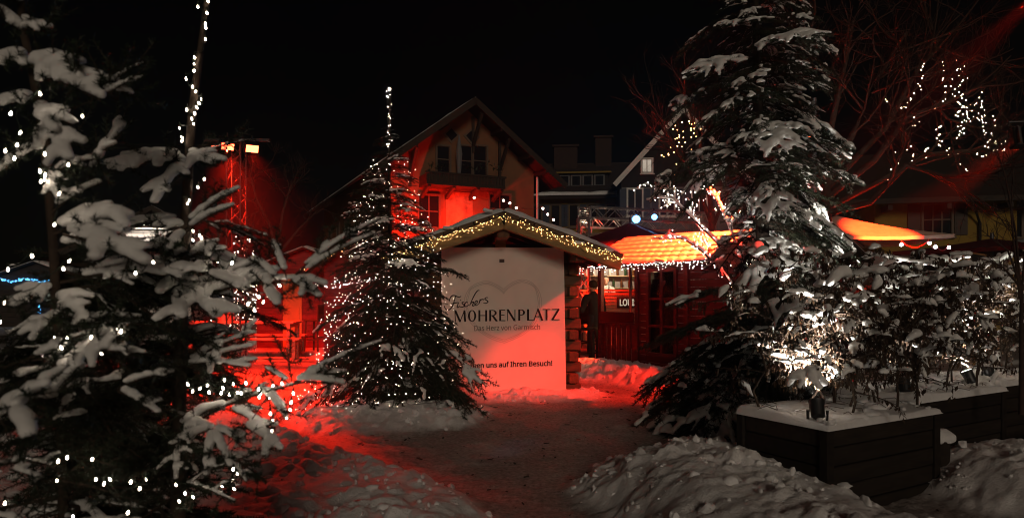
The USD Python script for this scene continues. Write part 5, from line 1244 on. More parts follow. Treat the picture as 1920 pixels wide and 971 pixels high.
# ------------------------------------------------------------------ the lit spruce beside the banner
CT = np.array([TREE_C[0], TREE_C[1], 0.0])
ct = spruce('slender spruce wound with hundreds of white fairy lights, standing left of the banner', CT, 4.0, lambda z: max(.05, 1.28 * (1 - z / .93) ** .82) if z < .93 else .05, 215, SPRUCE_SNOWY[:1] + SPRUCE_LIGHT + SPRUCE_BARE * 3, 21, trunk_r=.040, el_low=-24, el_high=12, z0=.22, lean=(-.06, .02))
place_branch(ct.path, SPRUCE_LIGHT[1], (0, 0, 1.15), -.42, -.42, .5, 1.45, .8)
place_branch(ct.path, SPRUCE_LIGHT[0], (0, 0, 1.05), -.75, -.48, .3, 1.35, .9)
place_branch(ct.path, SPRUCE_BARE[0], (0, 0, .80), -.62, -.34, .0, 1.42, 1.1)
place_branch(ct.path, SPRUCE_BARE[1], (0, 0, 1.75), -.35, .10, .1, .95, .7)
place_branch(ct.path, SPRUCE_SNOWY[0], (0, 0, 2.15), -2.5, .05, .1, .85, 1.0)
place_branch(ct.path, SPRUCE_SNOWY[2], (0, 0, 2.65), 2.9, .02, .1, .62, 1.0)
for i_, (z_, a_, l_) in enumerate(((3.0, 3.0, .34), (2.85, -2.2, .42), (2.75, -1.2, .40), (2.6, .3, .40), (2.5, 3.3, .55), (2.35, -1.7, .52), (2.3, -.5, .5), (2.05, 2.7, .66), (1.95, -2.0, .66), (1.85, -1.0, .6), (3.15, -1.0, .28))):
    place_branch(ct.path, SPRUCE_SNOWY[i_ % 4], (-.04, 0, z_), a_, .05, .1, l_, 1.2)
def spiral_lights(label, base, H, radius, n, seed, bulb_r, material, z_lo=.3, turns=16, az_w=None, lead=0, cable=True, inner=.55):
    rng = np.random.default_rng(seed); pts = []
    for i in range(n * 3):
        z = z_lo + (H - z_lo) * (1 - math.sqrt(1 - .985 * rng.random())); az = rng.uniform(0, 2 * math.pi)
        row = (z / H * turns + az / (2 * math.pi)) % 1.0
        if abs(row - .5) > .22 + .2 * rng.random(): continue
        if az_w and rng.random() > az_w(az, z): continue
        r = radius(z / H) * rng.uniform(inner, 1.02)
        pts.append([base[0] + r * math.cos(az), base[1] + r * math.sin(az), z - .18 * r + rng.normal(0, .02)])
        if len(pts) >= n: break
    pts = np.array(pts)
    paths = []
    a = np.linspace(0, turns * 2 * math.pi, turns * 22); z = z_lo + (H - z_lo) * .97 * a / a[-1]
    r = np.array([radius(q / H) for q in z]) * (.8 + .1 * np.sin(a * 5))
    if cable: paths.append(np.stack([base[0] + r * np.cos(a), base[1] + r * np.sin(a), z - .15 * r], 1))
    return light_string(label, paths, pts, bulb_r, material, wire_r=.0025)
spiral_lights('hundreds of tiny white fairy lights wound around the spruce left of the banner', CT + [-.03, 0, 0], 3.6, lambda z: 1.2 * (1 - z) ** .82 + .05, 760, 22, .0041, BULB, z_lo=.22, az_w=lambda a, z: .18 if (a > 5.2 or a < .6) and z < 1.5 else (.35 if a < 2.6 else 1.0))
rng = np.random.default_rng(2); lead = np.stack([CT[0] - .06 + rng.normal(0, .018, 60), CT[1] + rng.normal(0, .018, 60), 2.6 + 1.5 * rng.random(60) ** .9], 1)
light_string('fairy lights spiralling up the bare leader of the lit spruce to its tip', [np.array([[CT[0] - .06 + .02 * math.sin(k), CT[1] + .02 * math.cos(k), 2.5 + 1.55 * k / 40] for k in range(41)])], lead[::2], .0056, BULB, name='leader_lights')
# ------------------------------------------------------------------ the tall snowy spruce on the right
rt = spruce('tall dark spruce with drooping boughs laden with clumps of snow, behind the front planter', TREE_R, 6.9, lambda z: 1.38 * (1 - z) ** .56, 282, SPRUCE_SNOWY + SPRUCE_LIGHT * 2 + SPRUCE_BARE, 41, trunk_r=.10, el_low=-30, el_high=8, z0=.35, lean=(-.12, 0), jit=(.6, 1.2), keep=lambda z, az: not (.20 < z < .42 and math.cos(az) < -.25))
for z, az, el, L in ((.55, -2.75, -.22, 1.45), (.45, -2.3, -.20, 1.35), (.75, 3.0, -.30, 1.4), (1.0, -2.75, -.20, 1.25), (1.5, -2.9, .02, 1.1), (.5, -1.9, -.25, 1.3)):
    place_branch(rt.path, SPRUCE_SNOWY[(int(z * 20)) % 4], (0, 0, z), az, el, .1, L, 1.05)
for i_, (z, az, el, L) in enumerate(((.75, -2.9, -.25, 1.5), (.9, 3.1, -.2, 1.45), (1.05, -2.6, -.15, 1.4), (1.2, 2.9, -.1, 1.35), (1.3, -2.9, -.12, 1.3), (.6, 2.8, -.3, 1.5), (.65, -2.5, -.25, 1.4), (.95, -2.2, -.2, 1.35), (1.4, -2.3, -.1, 1.2), (.5, -2.6, -.2, 1.4))):
    place_branch(rt.path, (SPRUCE_LIGHT + SPRUCE_BARE)[i_ % 5], (0, 0, z), az, el, .1, L, 1.2)
# ------------------------------------------------------------------ small lit trees and bare trees beyond
b2 = at(455, 548, 22.0); b2[2] = 0
spruce('small spruce covered in white lights at the foot of the floodlight mast', b2, 3.9, lambda z: 1.25 * (1 - z) ** .9 + .03, 60, SPRUCE_LIGHT + SPRUCE_BARE, 61, trunk_r=.06, el_low=-15, el_high=25)
spiral_lights('dense white fairy lights on the small spruce at the foot of the mast', b2, 3.8, lambda z: 1.2 * (1 - z) ** .9 + .04, 330, 62, .017, BULB, z_lo=.5, cable=False)
b3 = at(540, 548, 21.5); b3[2] = 0
spruce('low spruce strung with white lights beyond the picnic table end', b3, 1.75, lambda z: .75 * (1 - z) ** .7 + .05, 36, SPRUCE_LIGHT + SPRUCE_BARE, 64, trunk_r=.04, el_low=-10, el_high=25)
spiral_lights('white fairy lights in loose loops on the low spruce beyond the picnic table', b3, 1.75, lambda z: .75 * (1 - z) ** .6 + .06, 170, 65, .016, BULB, z_lo=.05, turns=7, cable=False)

def bare_tree(name, label, base, limbs, seed, r0, depth=4, split=3, twig=.5, snow=0.0, material=BARK, spread=.6, shrink=.68, cat='tree', trunk=None, lift=.15):
    """A leafless tree: a trunk and limbs, every limb a part with its own branchlets. limbs: polylines in the world; returns the thing and the branch paths."""
    rng = np.random.default_rng(seed); t = Thing(name, label, cat, base); allp = []
    if trunk is not None: g = Geo(); g.tube(trunk, np.linspace(r0 * 1.5, r0 * .9, len(trunk)), 9); t.add('trunk', g, material, smooth=True, world=True)
    for li, L_ in enumerate(limbs):
        g = Geo(); caps = []
        def grow(p, d, l, r, k):
            n = 4; pts = [p]; dd = d.copy()
            for _ in range(n):
                dd = nrm(dd + rng.normal(0, .16, 3) + [0, 0, .05]); pts.append(pts[-1] + dd * l / n)
            pts = np.array(pts); g.tube(pts, np.linspace(r, r * .55, n + 1), 5 if k > 1 else 3, cap=False); allp.append((pts, r))
            if snow and rng.random() < snow and abs(d[2]) < .75:
                for q_ in range(n): a, b = pts[q_].copy(), pts[q_ + 1].copy(); a[2] += r * 1.2; b[2] += r * 1.2; caps.append([*a, *b, r * 1.0 + .010, r * .8 + .008])
            if k <= 0: return
            for _ in range(split):
                u = rng.uniform(.25, 1.0); i = min(int(u * n), n - 1); q0 = pts[i] + (pts[i + 1] - pts[i]) * (u * n - i)
                grow(q0, nrm(nrm(pts[i + 1] - pts[i]) + rng.normal(0, spread, 3) + [0, 0, lift]), l * shrink * rng.uniform(.7, 1.2), r * .55, k - 1)
        L_ = np.asarray(L_, float); g.tube(L_, np.linspace(r0 * .75, r0 * .28, len(L_)), 7, cap=False); allp.append((L_, r0 * .5))
        if snow:
            for q_ in range(len(L_) - 1):
                a, b = L_[q_].copy(), L_[q_ + 1].copy(); a[2] += r0 * .7; b[2] += r0 * .6; caps.append([*a, *b, r0 * .65 + .012, r0 * .5 + .012])
        segs = np.linalg.norm(np.diff(L_, axis=0), axis=1).sum()
        for m in range(split * 3):
            u = rng.uniform(.2, 1) ** .8 * (len(L_) - 1); i = min(int(u), len(L_) - 2); q0 = L_[i] + (L_[i + 1] - L_[i]) * (u - i)
            grow(q0, nrm(nrm(L_[i + 1] - L_[i]) + rng.normal(0, spread, 3) + [0, 0, lift]), segs * twig * rng.uniform(.5, 1.1), r0 * .26, depth - 2)
        p = t.add('limb', g, material, smooth=True, world=True) if not snow else None
        if snow:
            p = t.group('limb'); t.add('wood', g, material, smooth=True, world=True, under=p)
            if caps: t.add('snow', lumps(caps, .02, k=.012, seed=seed + li, under=2.0), SNOWT, smooth=True, world=True, under=p)
    return t, allp
def pl(Y, *pts, dy=0.0):
    n = len(pts) - 1
    return [at(x, y, Y + dy * i / n) for i, (x, y) in enumerate(pts)]
TY = 12.0
T1b = at(1548, 548, TY); T1b[2] = 0
_, ap1 = bare_tree('bare_tree', 'big leafless tree with light chains hanging in its crown, behind the tall spruce', T1b,
    [pl(TY, (1548, 330), (1560, 230), (1585, 120), (1600, 40), dy=.6), pl(TY, (1550, 350), (1600, 250), (1650, 140), (1700, 60), dy=-.5), pl(TY, (1552, 370), (1640, 300), (1700, 220), (1780, 190), (1840, 160), dy=-.8),
     pl(TY, (1552, 390), (1640, 345), (1740, 290), (1850, 280), (1900, 240), dy=.9), pl(TY, (1550, 400), (1630, 380), (1700, 310), (1770, 330), (1870, 330), dy=-1.2), pl(TY, (1545, 340), (1500, 250), (1500, 150), (1520, 60), dy=.8), pl(TY, (1552, 350), (1660, 240), (1720, 130), (1760, 90), dy=1.2)],
    71, .085, depth=5, split=3, twig=.42, trunk=[T1b, T1b + [.05, 0, 1.5], at(1548, 400, TY), at(1548, 320, TY)], material=mat('reddish_bark', (.055, .03, .023), (.03, .018, .014), scale=20, rough=.85))
rng = np.random.default_rng(72)
chains = [(1657, 188, 1690, 205), (1690, 205, 1719, 173), (1732, 116, 1724, 168), (1766, 116, 1772, 195), (1791, 111, 1800, 168), (1806, 118, 1806, 150), (1793, 165, 1808, 235), (1800, 170, 1822, 240), (1838, 168, 1842, 237), (1843, 198, 1852, 277), (1855, 245, 1875, 275), (1870, 218, 1862, 240), (1705, 272, 1717, 302), (1685, 282, 1686, 329), (1734, 272, 1742, 296), (1769, 272, 1793, 292), (1803, 306, 1818, 326), (1670, 316, 1669, 341), (1780, 150, 1800, 215), (1810, 180, 1830, 225), (1815, 205, 1800, 262), (1795, 210, 1802, 260), (1826, 190, 1845, 230), (1745, 205, 1770, 190), (1760, 235, 1765, 285), (1850, 290, 1890, 255), (1880, 290, 1895, 250), (1830, 285, 1850, 300), (1705, 240, 1722, 215), (1750, 245, 1762, 262)]
pth, bl2 = [], []
for x0, y0, x1, y1 in chains:
    Y = TY + rng.uniform(-.9, .9); p = np.array([at(x0 + (x1 - x0) * t_, y0 + (y1 - y0) * t_ + 4 * math.sin(3.14 * t_), Y) for t_ in np.linspace(0, 1, 8)]); pth.append(p); bl2.append(along(p, .065, .03, rng))
light_string('chains of warm white lights hanging in the crown of the big leafless tree', pth, np.vstack(bl2), .0095, glow('tree_bulb', (1, .80, .52), 24), wire_r=.003)
T2b = at(1330, 548, 14.5); T2b[2] = 0
_, ap2 = bare_tree('bare_tree', 'slimmer leafless tree with amber light chains, before the boarded gable', T2b, [pl(14.5, (1335, 420), (1300, 330), (1262, 270), (1240, 240), dy=.5), pl(14.5, (1335, 400), (1320, 300), (1300, 230), (1290, 200), dy=-.4), pl(14.5, (1338, 420), (1380, 330), (1400, 260), (1400, 190), dy=.4)],
    73, .07, depth=5, split=3, twig=.45, trunk=[T2b, T2b + [0, 0, 1.2], at(1335, 400, 14.5)], material=LOOKS['reddish_bark'])
pth, bl2 = [], []
for x0, y0, x1, y1 in ((1262, 240, 1290, 226), (1268, 228, 1264, 290), (1290, 226, 1302, 262), (1302, 225, 1296, 290), (1285, 270, 1250, 290), (1245, 280, 1240, 298), (1275, 300, 1282, 312), (1266, 320, 1268, 330), (1380, 228, 1384, 262), (1396, 230, 1398, 258), (1432, 188, 1432, 212), (1424, 318, 1446, 332), (1310, 245, 1318, 275), (1280, 240, 1278, 262)):
    Y = 14.3 + rng.uniform(-.4, .4); p = np.array([at(x0 + (x1 - x0) * t_, y0 + (y1 - y0) * t_, Y) for t_ in np.linspace(0, 1, 6)]); pth.append(p); bl2.append(along(p, .085, .04, rng))
light_string('amber light chains in the slimmer leafless tree before the boarded gable', pth, np.vstack(bl2), .0125, BULBY, wire_r=.003)
T3b = at(1392, 548, 10.2); T3b[2] = 0
_, ap3 = bare_tree('snowy_ornamental_tree', 'small snow-lined tree wrapped in white lights above the red stall roof', T3b,
    [pl(10.2, (1392, 560), (1350, 505), (1318, 472), (1285, 450), (1252, 440), dy=-.3), pl(10.2, (1392, 520), (1345, 455), (1305, 415), (1282, 395), (1262, 376), (1238, 372), (1214, 376), dy=.2), pl(10.2, (1392, 500), (1370, 430), (1350, 385), (1338, 360), dy=.4), pl(10.2, (1350, 505), (1352, 520), (1345, 470), (1362, 460), dy=-.2), pl(10.2, (1394, 500), (1440, 430), (1480, 390), (1500, 370), dy=.3)],
    75, .030, depth=3, split=2, twig=.28, snow=.7, trunk=[T3b, at(1396, 620, 10.2), at(1392, 520, 10.2)], spread=.5)
bl2 = [along(p, .055, .022, rng) for p, r in ap3 if len(p) > 2]
light_string('bright white fairy lights wrapped around the small snow-lined tree', [], np.vstack(bl2)[:420], .0085, BULBW, wires=False)
T4b = at(520, 548, 27.0); T4b[2] = 0
bare_tree('bare_tree', 'leafless tree in dull red light to the right of the floodlight mast', T4b, [pl(27, (520, 470), (505, 420), (480, 370), (470, 330)), pl(27, (520, 470), (530, 400), (545, 350), (560, 330)), pl(27, (520, 480), (560, 430), (590, 400)), pl(27, (520, 470), (490, 440), (462, 425))], 77, .10, depth=5, split=3, twig=.4, trunk=[T4b, T4b + [0, 0, 1.5], at(520, 465, 27)], material=LOOKS['reddish_bark'])
sb = at(1915, 548, 5.6); sb[2] = 0
bare_tree('bare_shrub', 'leafless red-lit shrub at the right edge above the far planter', sb, [pl(5.6, (1915, 560), (1905, 440), (1885, 330), (1865, 270)), pl(5.6, (1915, 560), (1925, 430), (1935, 320)), pl(5.6, (1915, 540), (1890, 470), (1850, 440)), pl(5.6, (1915, 530), (1940, 480), (1960, 430)), pl(5.6, (1915, 540), (1880, 500), (1840, 485)), pl(5.6, (1913, 560), (1902, 470), (1896, 400), (1900, 310))], 78, .014, depth=4, split=2, twig=.30, trunk=[sb + [0, 0, .5], at(1915, 540, 5.6)], cat='shrub', material=LOOKS['reddish_bark'], spread=.45)

# ------------------------------------------------------------------ planters with beech hedge and ground spotlights
def leaf_mesh(pos, rng, l, w):
    n = len(pos); a = rng.uniform(0, 6.283, n); tilt = rng.uniform(-.5, .5, (n, 2))
    d = nrm(np.stack([tilt[:, 0], tilt[:, 1], -np.ones(n)], 1)); s = np.stack([np.cos(a), np.sin(a), 0 * a], 1); s = nrm(s - (s * d).sum(1, keepdims=True) * d); nn = np.cross(d, s)
    L = l * rng.uniform(.45, 1.3, (n, 1)); W = w * rng.uniform(.6, 1.2, (n, 1)); c = rng.uniform(-.5, .6, (n, 1))
    V = np.stack([pos, pos + d * L * .45 + s * W / 2 + nn * W * .3, pos + d * L + nn * L * .25 * c, pos + d * L * .45 - s * W / 2 + nn * W * .3, pos + d * L * .5], 1)
    f = np.array([[0, 1, 4], [1, 2, 4], [2, 3, 4], [3, 0, 4]])
    return V.reshape(-1, 3), (f[None] + (np.arange(n) * 5)[:, None, None]).reshape(-1, 3)
LEAF = usdkit.material(stage, '/World/Looks/withered_beech_leaf', {
    'g': ('geometry', {}), 'r': ('rgb_ramp', {'ramp': [(0, (.05, .027, .013)), (.5, (.11, .062, .028)), (1, (.22, .14, .065))]}), 'd': ('principled_bsdf', {'roughness': .6}), 't': ('translucent_bsdf', {}), 'm': ('mix_closure', {'fac': .35})},
    [('g.random_per_island', 'r.fac'), ('r.color', 'd.base_color'), ('r.color', 't.color'), ('d.BSDF', 'm.closure1'), ('t.BSDF', 'm.closure2')], surface='m.closure')
def planter(label, A, L, D, H, hedge_label, seed, hh, spots, n_stem=9, group='timber planters in a row'):
    rz = math.radians(30); gz = ground_z(A[0], A[1])
    t = Thing('planter', label, 'planter', A, rz, group=None); rng = np.random.default_rng(seed)
    nb = 5
    for k in range(nb):
        z0 = -.05 + (H + .05) * k / nb; h = (H + .05) / nb
        for y in (0, D): g = Geo(); g.box((L / 2, y + .004 * (k % 2), z0 + h / 2), (L - .07, .035, h - .008), ch=.006); t.add('board', g, PLANTWOOD)
        for x in (0, L): g = Geo(); g.box((x + .004 * (k % 2), D / 2, z0 + h / 2), (.035, D - .07, h - .008), ch=.006); t.add('board', g, PLANTWOOD)
    for x in (.0, L):
        for y in (.0, D): g = Geo(); g.box((x, y, H / 2 - .02), (.07, .07, H + .05), ch=.008); t.add('corner_post', g, PLANTWOOD)
    g = Geo(); g.box((L / 2, D / 2, H - .10), (L - .06, D - .06, .1)); t.add('soil', g, BARK)
    slab_snow(t, lambda u, v: np.stack([-.045 + u * (L + .09), -.045 + v * (D + .09), H - .005 + 0 * u], -1), 90, 60, .050, seed, edge=.03, lumpy=.95, name='snow')
    cl = [[x_, y_, H + .03, x_ + rng.normal(0, .05), y_ + rng.normal(0, .05), H + .035, r_, r_ * .8] for x_, y_, r_ in zip(rng.uniform(0, L, 46), rng.uniform(-.02, D, 46), rng.uniform(.014, .045, 46))]
    t.add('snow_clumps', lumps(cl, .014, k=.010, seed=seed, under=1.5, rough=.6), SNOW, smooth=True)
    g = Geo()
    for _ in range(26): x_, y_ = rng.uniform(.05, L), rng.uniform(0, D); a_ = rng.uniform(0, 6.28); l_ = rng.uniform(.06, .22); g.tube([(x_, y_, H + .05), (x_ + l_ * .5 * math.cos(a_), y_ + l_ * .5 * math.sin(a_), H + .075), (x_ + l_ * math.cos(a_ + .4), y_ + l_ * math.sin(a_ + .4), H + .06)], .0028, 3)
    t.add('fallen_twigs', g, TWIG, kind='stuff')
    # hedge
    hd = Thing('beech_hedge', hedge_label, 'hedge', A + np.array([0, 0, H]), rz)
    st_, tw_, lv, caps, bp = Geo(), Geo(), [], [], []
    for k in range(n_stem):
        x = L * (k + .5 + rng.uniform(-.25, .25)) / n_stem; y = D * rng.uniform(.12, .80); hgt = hh * rng.uniform(.68, 1.05)
        m = 7; P = np.array([[x, y, -.03]] + [[x + rng.normal(0, .03 * q_), y + rng.normal(0, .025 * q_), hgt * q_ / m] for q_ in range(1, m + 1)])
        st_.tube(P, np.linspace(.011, .004, m + 1), 6)
        for q_ in range(24):
            u = rng.uniform(.14, 1) ** .8 * m; i = min(int(u), m - 1); p0 = P[i] + (P[i + 1] - P[i]) * (u - i)
            az = rng.uniform(0, 6.283); l = rng.uniform(.16, .40) * (1.1 - .45 * u / m); d = np.array([math.cos(az), math.sin(az), rng.uniform(-.1, .55)])
            T = np.array([p0, p0 + d * l * .5, p0 + d * l - [0, 0, .10 * l]]); tw_.tube(T, [.006, .004, .002], 4, cap=False); subs = [T]
            for _ in range(3):
                v = rng.uniform(.3, .95); q0 = T[1] * (1 - v) + T[2] * v; d2 = nrm(d + rng.normal(0, .8, 3)); S_ = np.array([q0, q0 + d2 * l * .25, q0 + d2 * l * .48 - [0, 0, .03]]); tw_.tube(S_, [.0035, .0025, .0015], 3, cap=False); subs.append(S_)
            dens = 1.0 if u > m * .20 else .5
            for S_ in subs:
                n = rng.poisson(7 * dens); w_ = rng.random((n, 1)); lv.append(np.where(w_ < .5, S_[0] + (S_[1] - S_[0]) * w_ * 2, S_[1] + (S_[2] - S_[1]) * (w_ * 2 - 1)) + rng.normal(0, .012, (n, 3)))
                if rng.random() < .24:
                    r = rng.uniform(.009, .022) * (1.35 if S_[1][2] > hh * .75 else 1.0); a, b = S_[0] * .4 + S_[1] * .6, S_[2].copy(); a[2] += r * .7; b[2] += r * .7; mid = (a + b) / 2 + [0, 0, .01]; caps += [[*a, *mid, r, r * 1.15], [*mid, *b, r * 1.15, r * .8]]
                if rng.random() < .05: bp.append(S_[2] + rng.normal(0, .02, 3))
    for _ in range(int(12 * L)):                    # pads of snow over the top
        c_ = np.array([rng.uniform(-.1, L + .1), rng.uniform(0, D), hh * rng.uniform(.55, 1.02)]); e_ = c_ + np.array([rng.normal(0, .14), rng.normal(0, .10), rng.normal(-.02, .04)]); caps.append([*c_, *e_, rng.choice([.018, .03, .055]) * rng.uniform(.8, 1.2), rng.uniform(.014, .035)])
    hd.add('stems', st_, TWIG, smooth=True); hd.add('twigs', tw_, TWIG); hd.add('leaves', leaf_mesh(np.vstack(lv), rng, .048, .022), LEAF, kind='stuff')
    hd.add('snow', lumps(caps, .0155, k=.010, seed=seed, under=1.8, rough=.5), SNOWT, smooth=True)
    if bp: hd.add('berries', bulb_cloud(np.array(bp)[:40], .008), mat('red_berries', (.4, .01, .01), rough=.3), kind='stuff')
    for (fx, fy, px_, label_, pw) in spots:
        p = t.world([fx * L, fy * D, H + .14]); tgt = t.world([fx * L + px_, fy * D + .40, H + 1.0])
        spot(label_, p, tgt, (1.0, .94, .84), pw * 11, WHITELENS, 40, .05, bracket=(0, 0, -.15), name='garden_spotlight', body=BLACK)
    return t, hd
planter('dark timber planter nearest the viewer, its front corner pointing out of the snow bank', PA, 1.27, .70, .60, 'withered beech hedge lit white from within, in the nearest planter', 81, 1.25, [(.07, .20, .35, 'small black spotlight stuck in the snow at the front corner of the nearest planter', 13)], n_stem=10)
P2 = PA + PU * 1.62 + PV * .34
planter('second dark timber planter, beyond the gap behind the nearest one', P2, 1.40, .70, .60, 'withered beech hedge with patches of snow in the second planter', 82, 1.22, [(.10, .25, .3, 'small black spotlight glinting at the near end of the second planter', 2), (.93, .35, -.1, 'black spotlight at the far end of the second planter, lighting bare stems white', 15)], n_stem=9)
P3 = PA + PU * 3.15 + PV * .42
planter('third dark timber planter, cut off by the right edge', P3, 1.40, .70, .62, 'beech hedge in the third planter, brightly lit at its near end', 83, 1.3, [(.22, .35, .2, 'black spotlight near the front of the third planter', 14)], n_stem=9)
# stakes and a cap of snow between the planters
g = Geo(); c_ = PA + PU * 1.44 + PV * .05; g.cyl(c_, c_ + [0, 0, .36], .075, n=10); single('bollard_post', g, PLANTWOOD, 'short round wooden post standing in the gap between the first two planters', 'post', smooth=40)
c_ = c_ + [0, 0, .37]; single('post_snow_cap', lumps([[c_[0] - .03, c_[1], c_[2], c_[0] + .03, c_[1], c_[2], .085, .08]], .02, under=2), SNOW, 'cap of snow on the short round post between the planters', 'snow', smooth=True)
# big clump of snow on bent twigs above the first spotlight
hc = PA + PU * .02 + PV * .12 + [0, 0, .88]
single('snow_hood', lumps([[*(hc + [-.12, .03, .04]), *(hc + [.0, 0, .08]), .022, .05], [*(hc + [.0, 0, .08]), *(hc + [.08, .03, .0]), .05, .03], [*(hc + [-.02, -.03, .06]), *(hc + [.02, -.06, -.01]), .04, .024], [*(hc + [-.07, 0, .05]), *(hc + [-.10, -.03, -.02]), .03, .018]], .012, k=.010, seed=3, rough=.6), SNOWT, 'hood of snow bent over the spotlight in the nearest planter', 'snow', smooth=True)

# ------------------------------------------------------------------ near spruces at the left
def near_spruce(label, trunk, fans, seed, fill, fill_box, tr0=.026, tr1=.0065, dark=60):
    rng = np.random.default_rng(seed); base = np.array([trunk[0][0], trunk[0][1], 0.0]); t = Thing('spruce_tree', label, 'tree', base)
    g = Geo(); tk = np.array(trunk); g.tube(tk, np.linspace(tr0, tr1, len(tk)), 8); t.add('trunk', g, TWIG, smooth=True, world=True)
    def branch(b, e, n, sl, r, up, dens=620, lv2=0, snow=True, nl=.020):
        tw = fan(b, e, n, sl, rng, up=up, droop=.05, curl=.05, level2=lv2, t0=.22)
        nb = len(tw)
        bare = []
        if snow:
            for q_ in range(5):
                k_i = rng.integers(nb); P0 = tw[k_i][0]; a_ = P0[len(P0) // 2]; ax = nrm(P0[-1] - P0[0]); d_ = nrm(ax * .9 + rng.normal(0, .45, 3) + np.array([0, -.25, .12])); l_ = rng.uniform(.05, .11); bare.append((np.array([a_, a_ + d_ * l_ * .5, a_ + d_ * l_ + [0, 0, .12 * l_]]), .0022))
        p = t.group('branch')
        t.add('twigs', stems(tw + bare, 5, .7), TWIG, under=p, world=True)
        t.add('needles', needles(tw + bare, dens, nl, .0027, rng, skip_axis=.1), NEEDLE, under=p, world=True)
        if snow and r > 0: t.add('snow', lumps(snow_caps(tw, r * .86, rng, cover=.88, lift=.85, taper=.66, t0=.15), max(.0056, min(.0085, r * .34)), k=max(.0038, r * .17), seed=int(rng.integers(99)), under=2.1, rough=.14), SNOWT, smooth=True, under=p, world=True)
    for f in fans:
        bx, by, bY, ex, ey, eY, n, sl, r = f[:9]; up = np.array([rng.normal(0, .12), -.62 + rng.normal(0, .1), .78]) if len(f) < 10 else np.array(f[9])
        branch(at(bx, by, bY), at(ex, ey, eY), n, sl, r, nrm(up))
    k = 0
    while k < fill:
        z = rng.uniform(*fill_box[0]); i = np.interp(z, tk[:, 2][np.argsort(tk[:, 2])], np.arange(len(tk))[np.argsort(tk[:, 2])]); b = np.array([np.interp(z, np.sort(tk[:, 2]), tk[np.argsort(tk[:, 2]), q_]) for q_ in range(3)])
        az = rng.uniform(0, 6.283); l = rng.uniform(.35, .62) * (1.15 - .28 * z); e = b + l * np.array([math.cos(az), math.sin(az), rng.uniform(-.35, .10)])
        if e[1] < (1.25 if z < .8 else b[1]): continue
        px = CX + F * e[0] / e[1]
        if px > fill_box[1] or px < -260: continue
        snowy = rng.random() < fill_box[2] * (1.0 if z > .95 else .12)
        branch(b, e, 9, .42, rng.uniform(.010, .019) if snowy else 0, nrm([rng.normal(0, .2), -.25, .95]), dens=420, lv2=2, snow=snowy); k += 1
    k = 0
    while k < dark:                                 # thin dark boughs close to the stem
        z = rng.uniform(.12, fill_box[0][1]); b = np.array([np.interp(z, np.sort(tk[:, 2]), tk[np.argsort(tk[:, 2]), q_]) for q_ in range(3)])
        az = rng.uniform(0, 6.283); L = rng.uniform(.45, .75) * (1.2 - .32 * z); el = rng.uniform(-.5, .05)
        if b[1] + L * math.sin(az) < 1.3 or CX + F * (b[0] + L * math.cos(az)) / (b[1] + L * math.sin(az)) > fill_box[1] + 20: continue
        if z > .75 and b[1] + L * math.sin(az) < b[1] + .12: continue
        place_branch(t.path, (SPRUCE_BARE + SPRUCE_BARE + SPRUCE_LIGHT)[rng.integers(7)], b - t.loc, az, el, rng.uniform(-.4, .4), L, rng.uniform(.9, 1.3)); k += 1
    for _ in range(dark // 2):                      # short dark sprays hiding the stem
        z = rng.uniform(.15, 1.42); b = np.array([np.interp(z, np.sort(tk[:, 2]), tk[np.argsort(tk[:, 2]), q_]) for q_ in range(3)])
        place_branch(t.path, SPRUCE_BARE[rng.integers(2)], b - t.loc, rng.uniform(3.2, 6.2), rng.uniform(-.5, .1), rng.uniform(-.4, .4), rng.uniform(.2, .36), 1.3)
    return t
A_ = 2.2
stemA = [at(332, 1010, A_) * [1, 1, 0], at(334, 900, A_), at(337, 700, A_), at(342, 560, A_), at(348, 420, A_), at(354, 300, A_), at(361, 200, A_), at(374, 110, A_), at(388, 0, A_), at(394, -60, A_)]
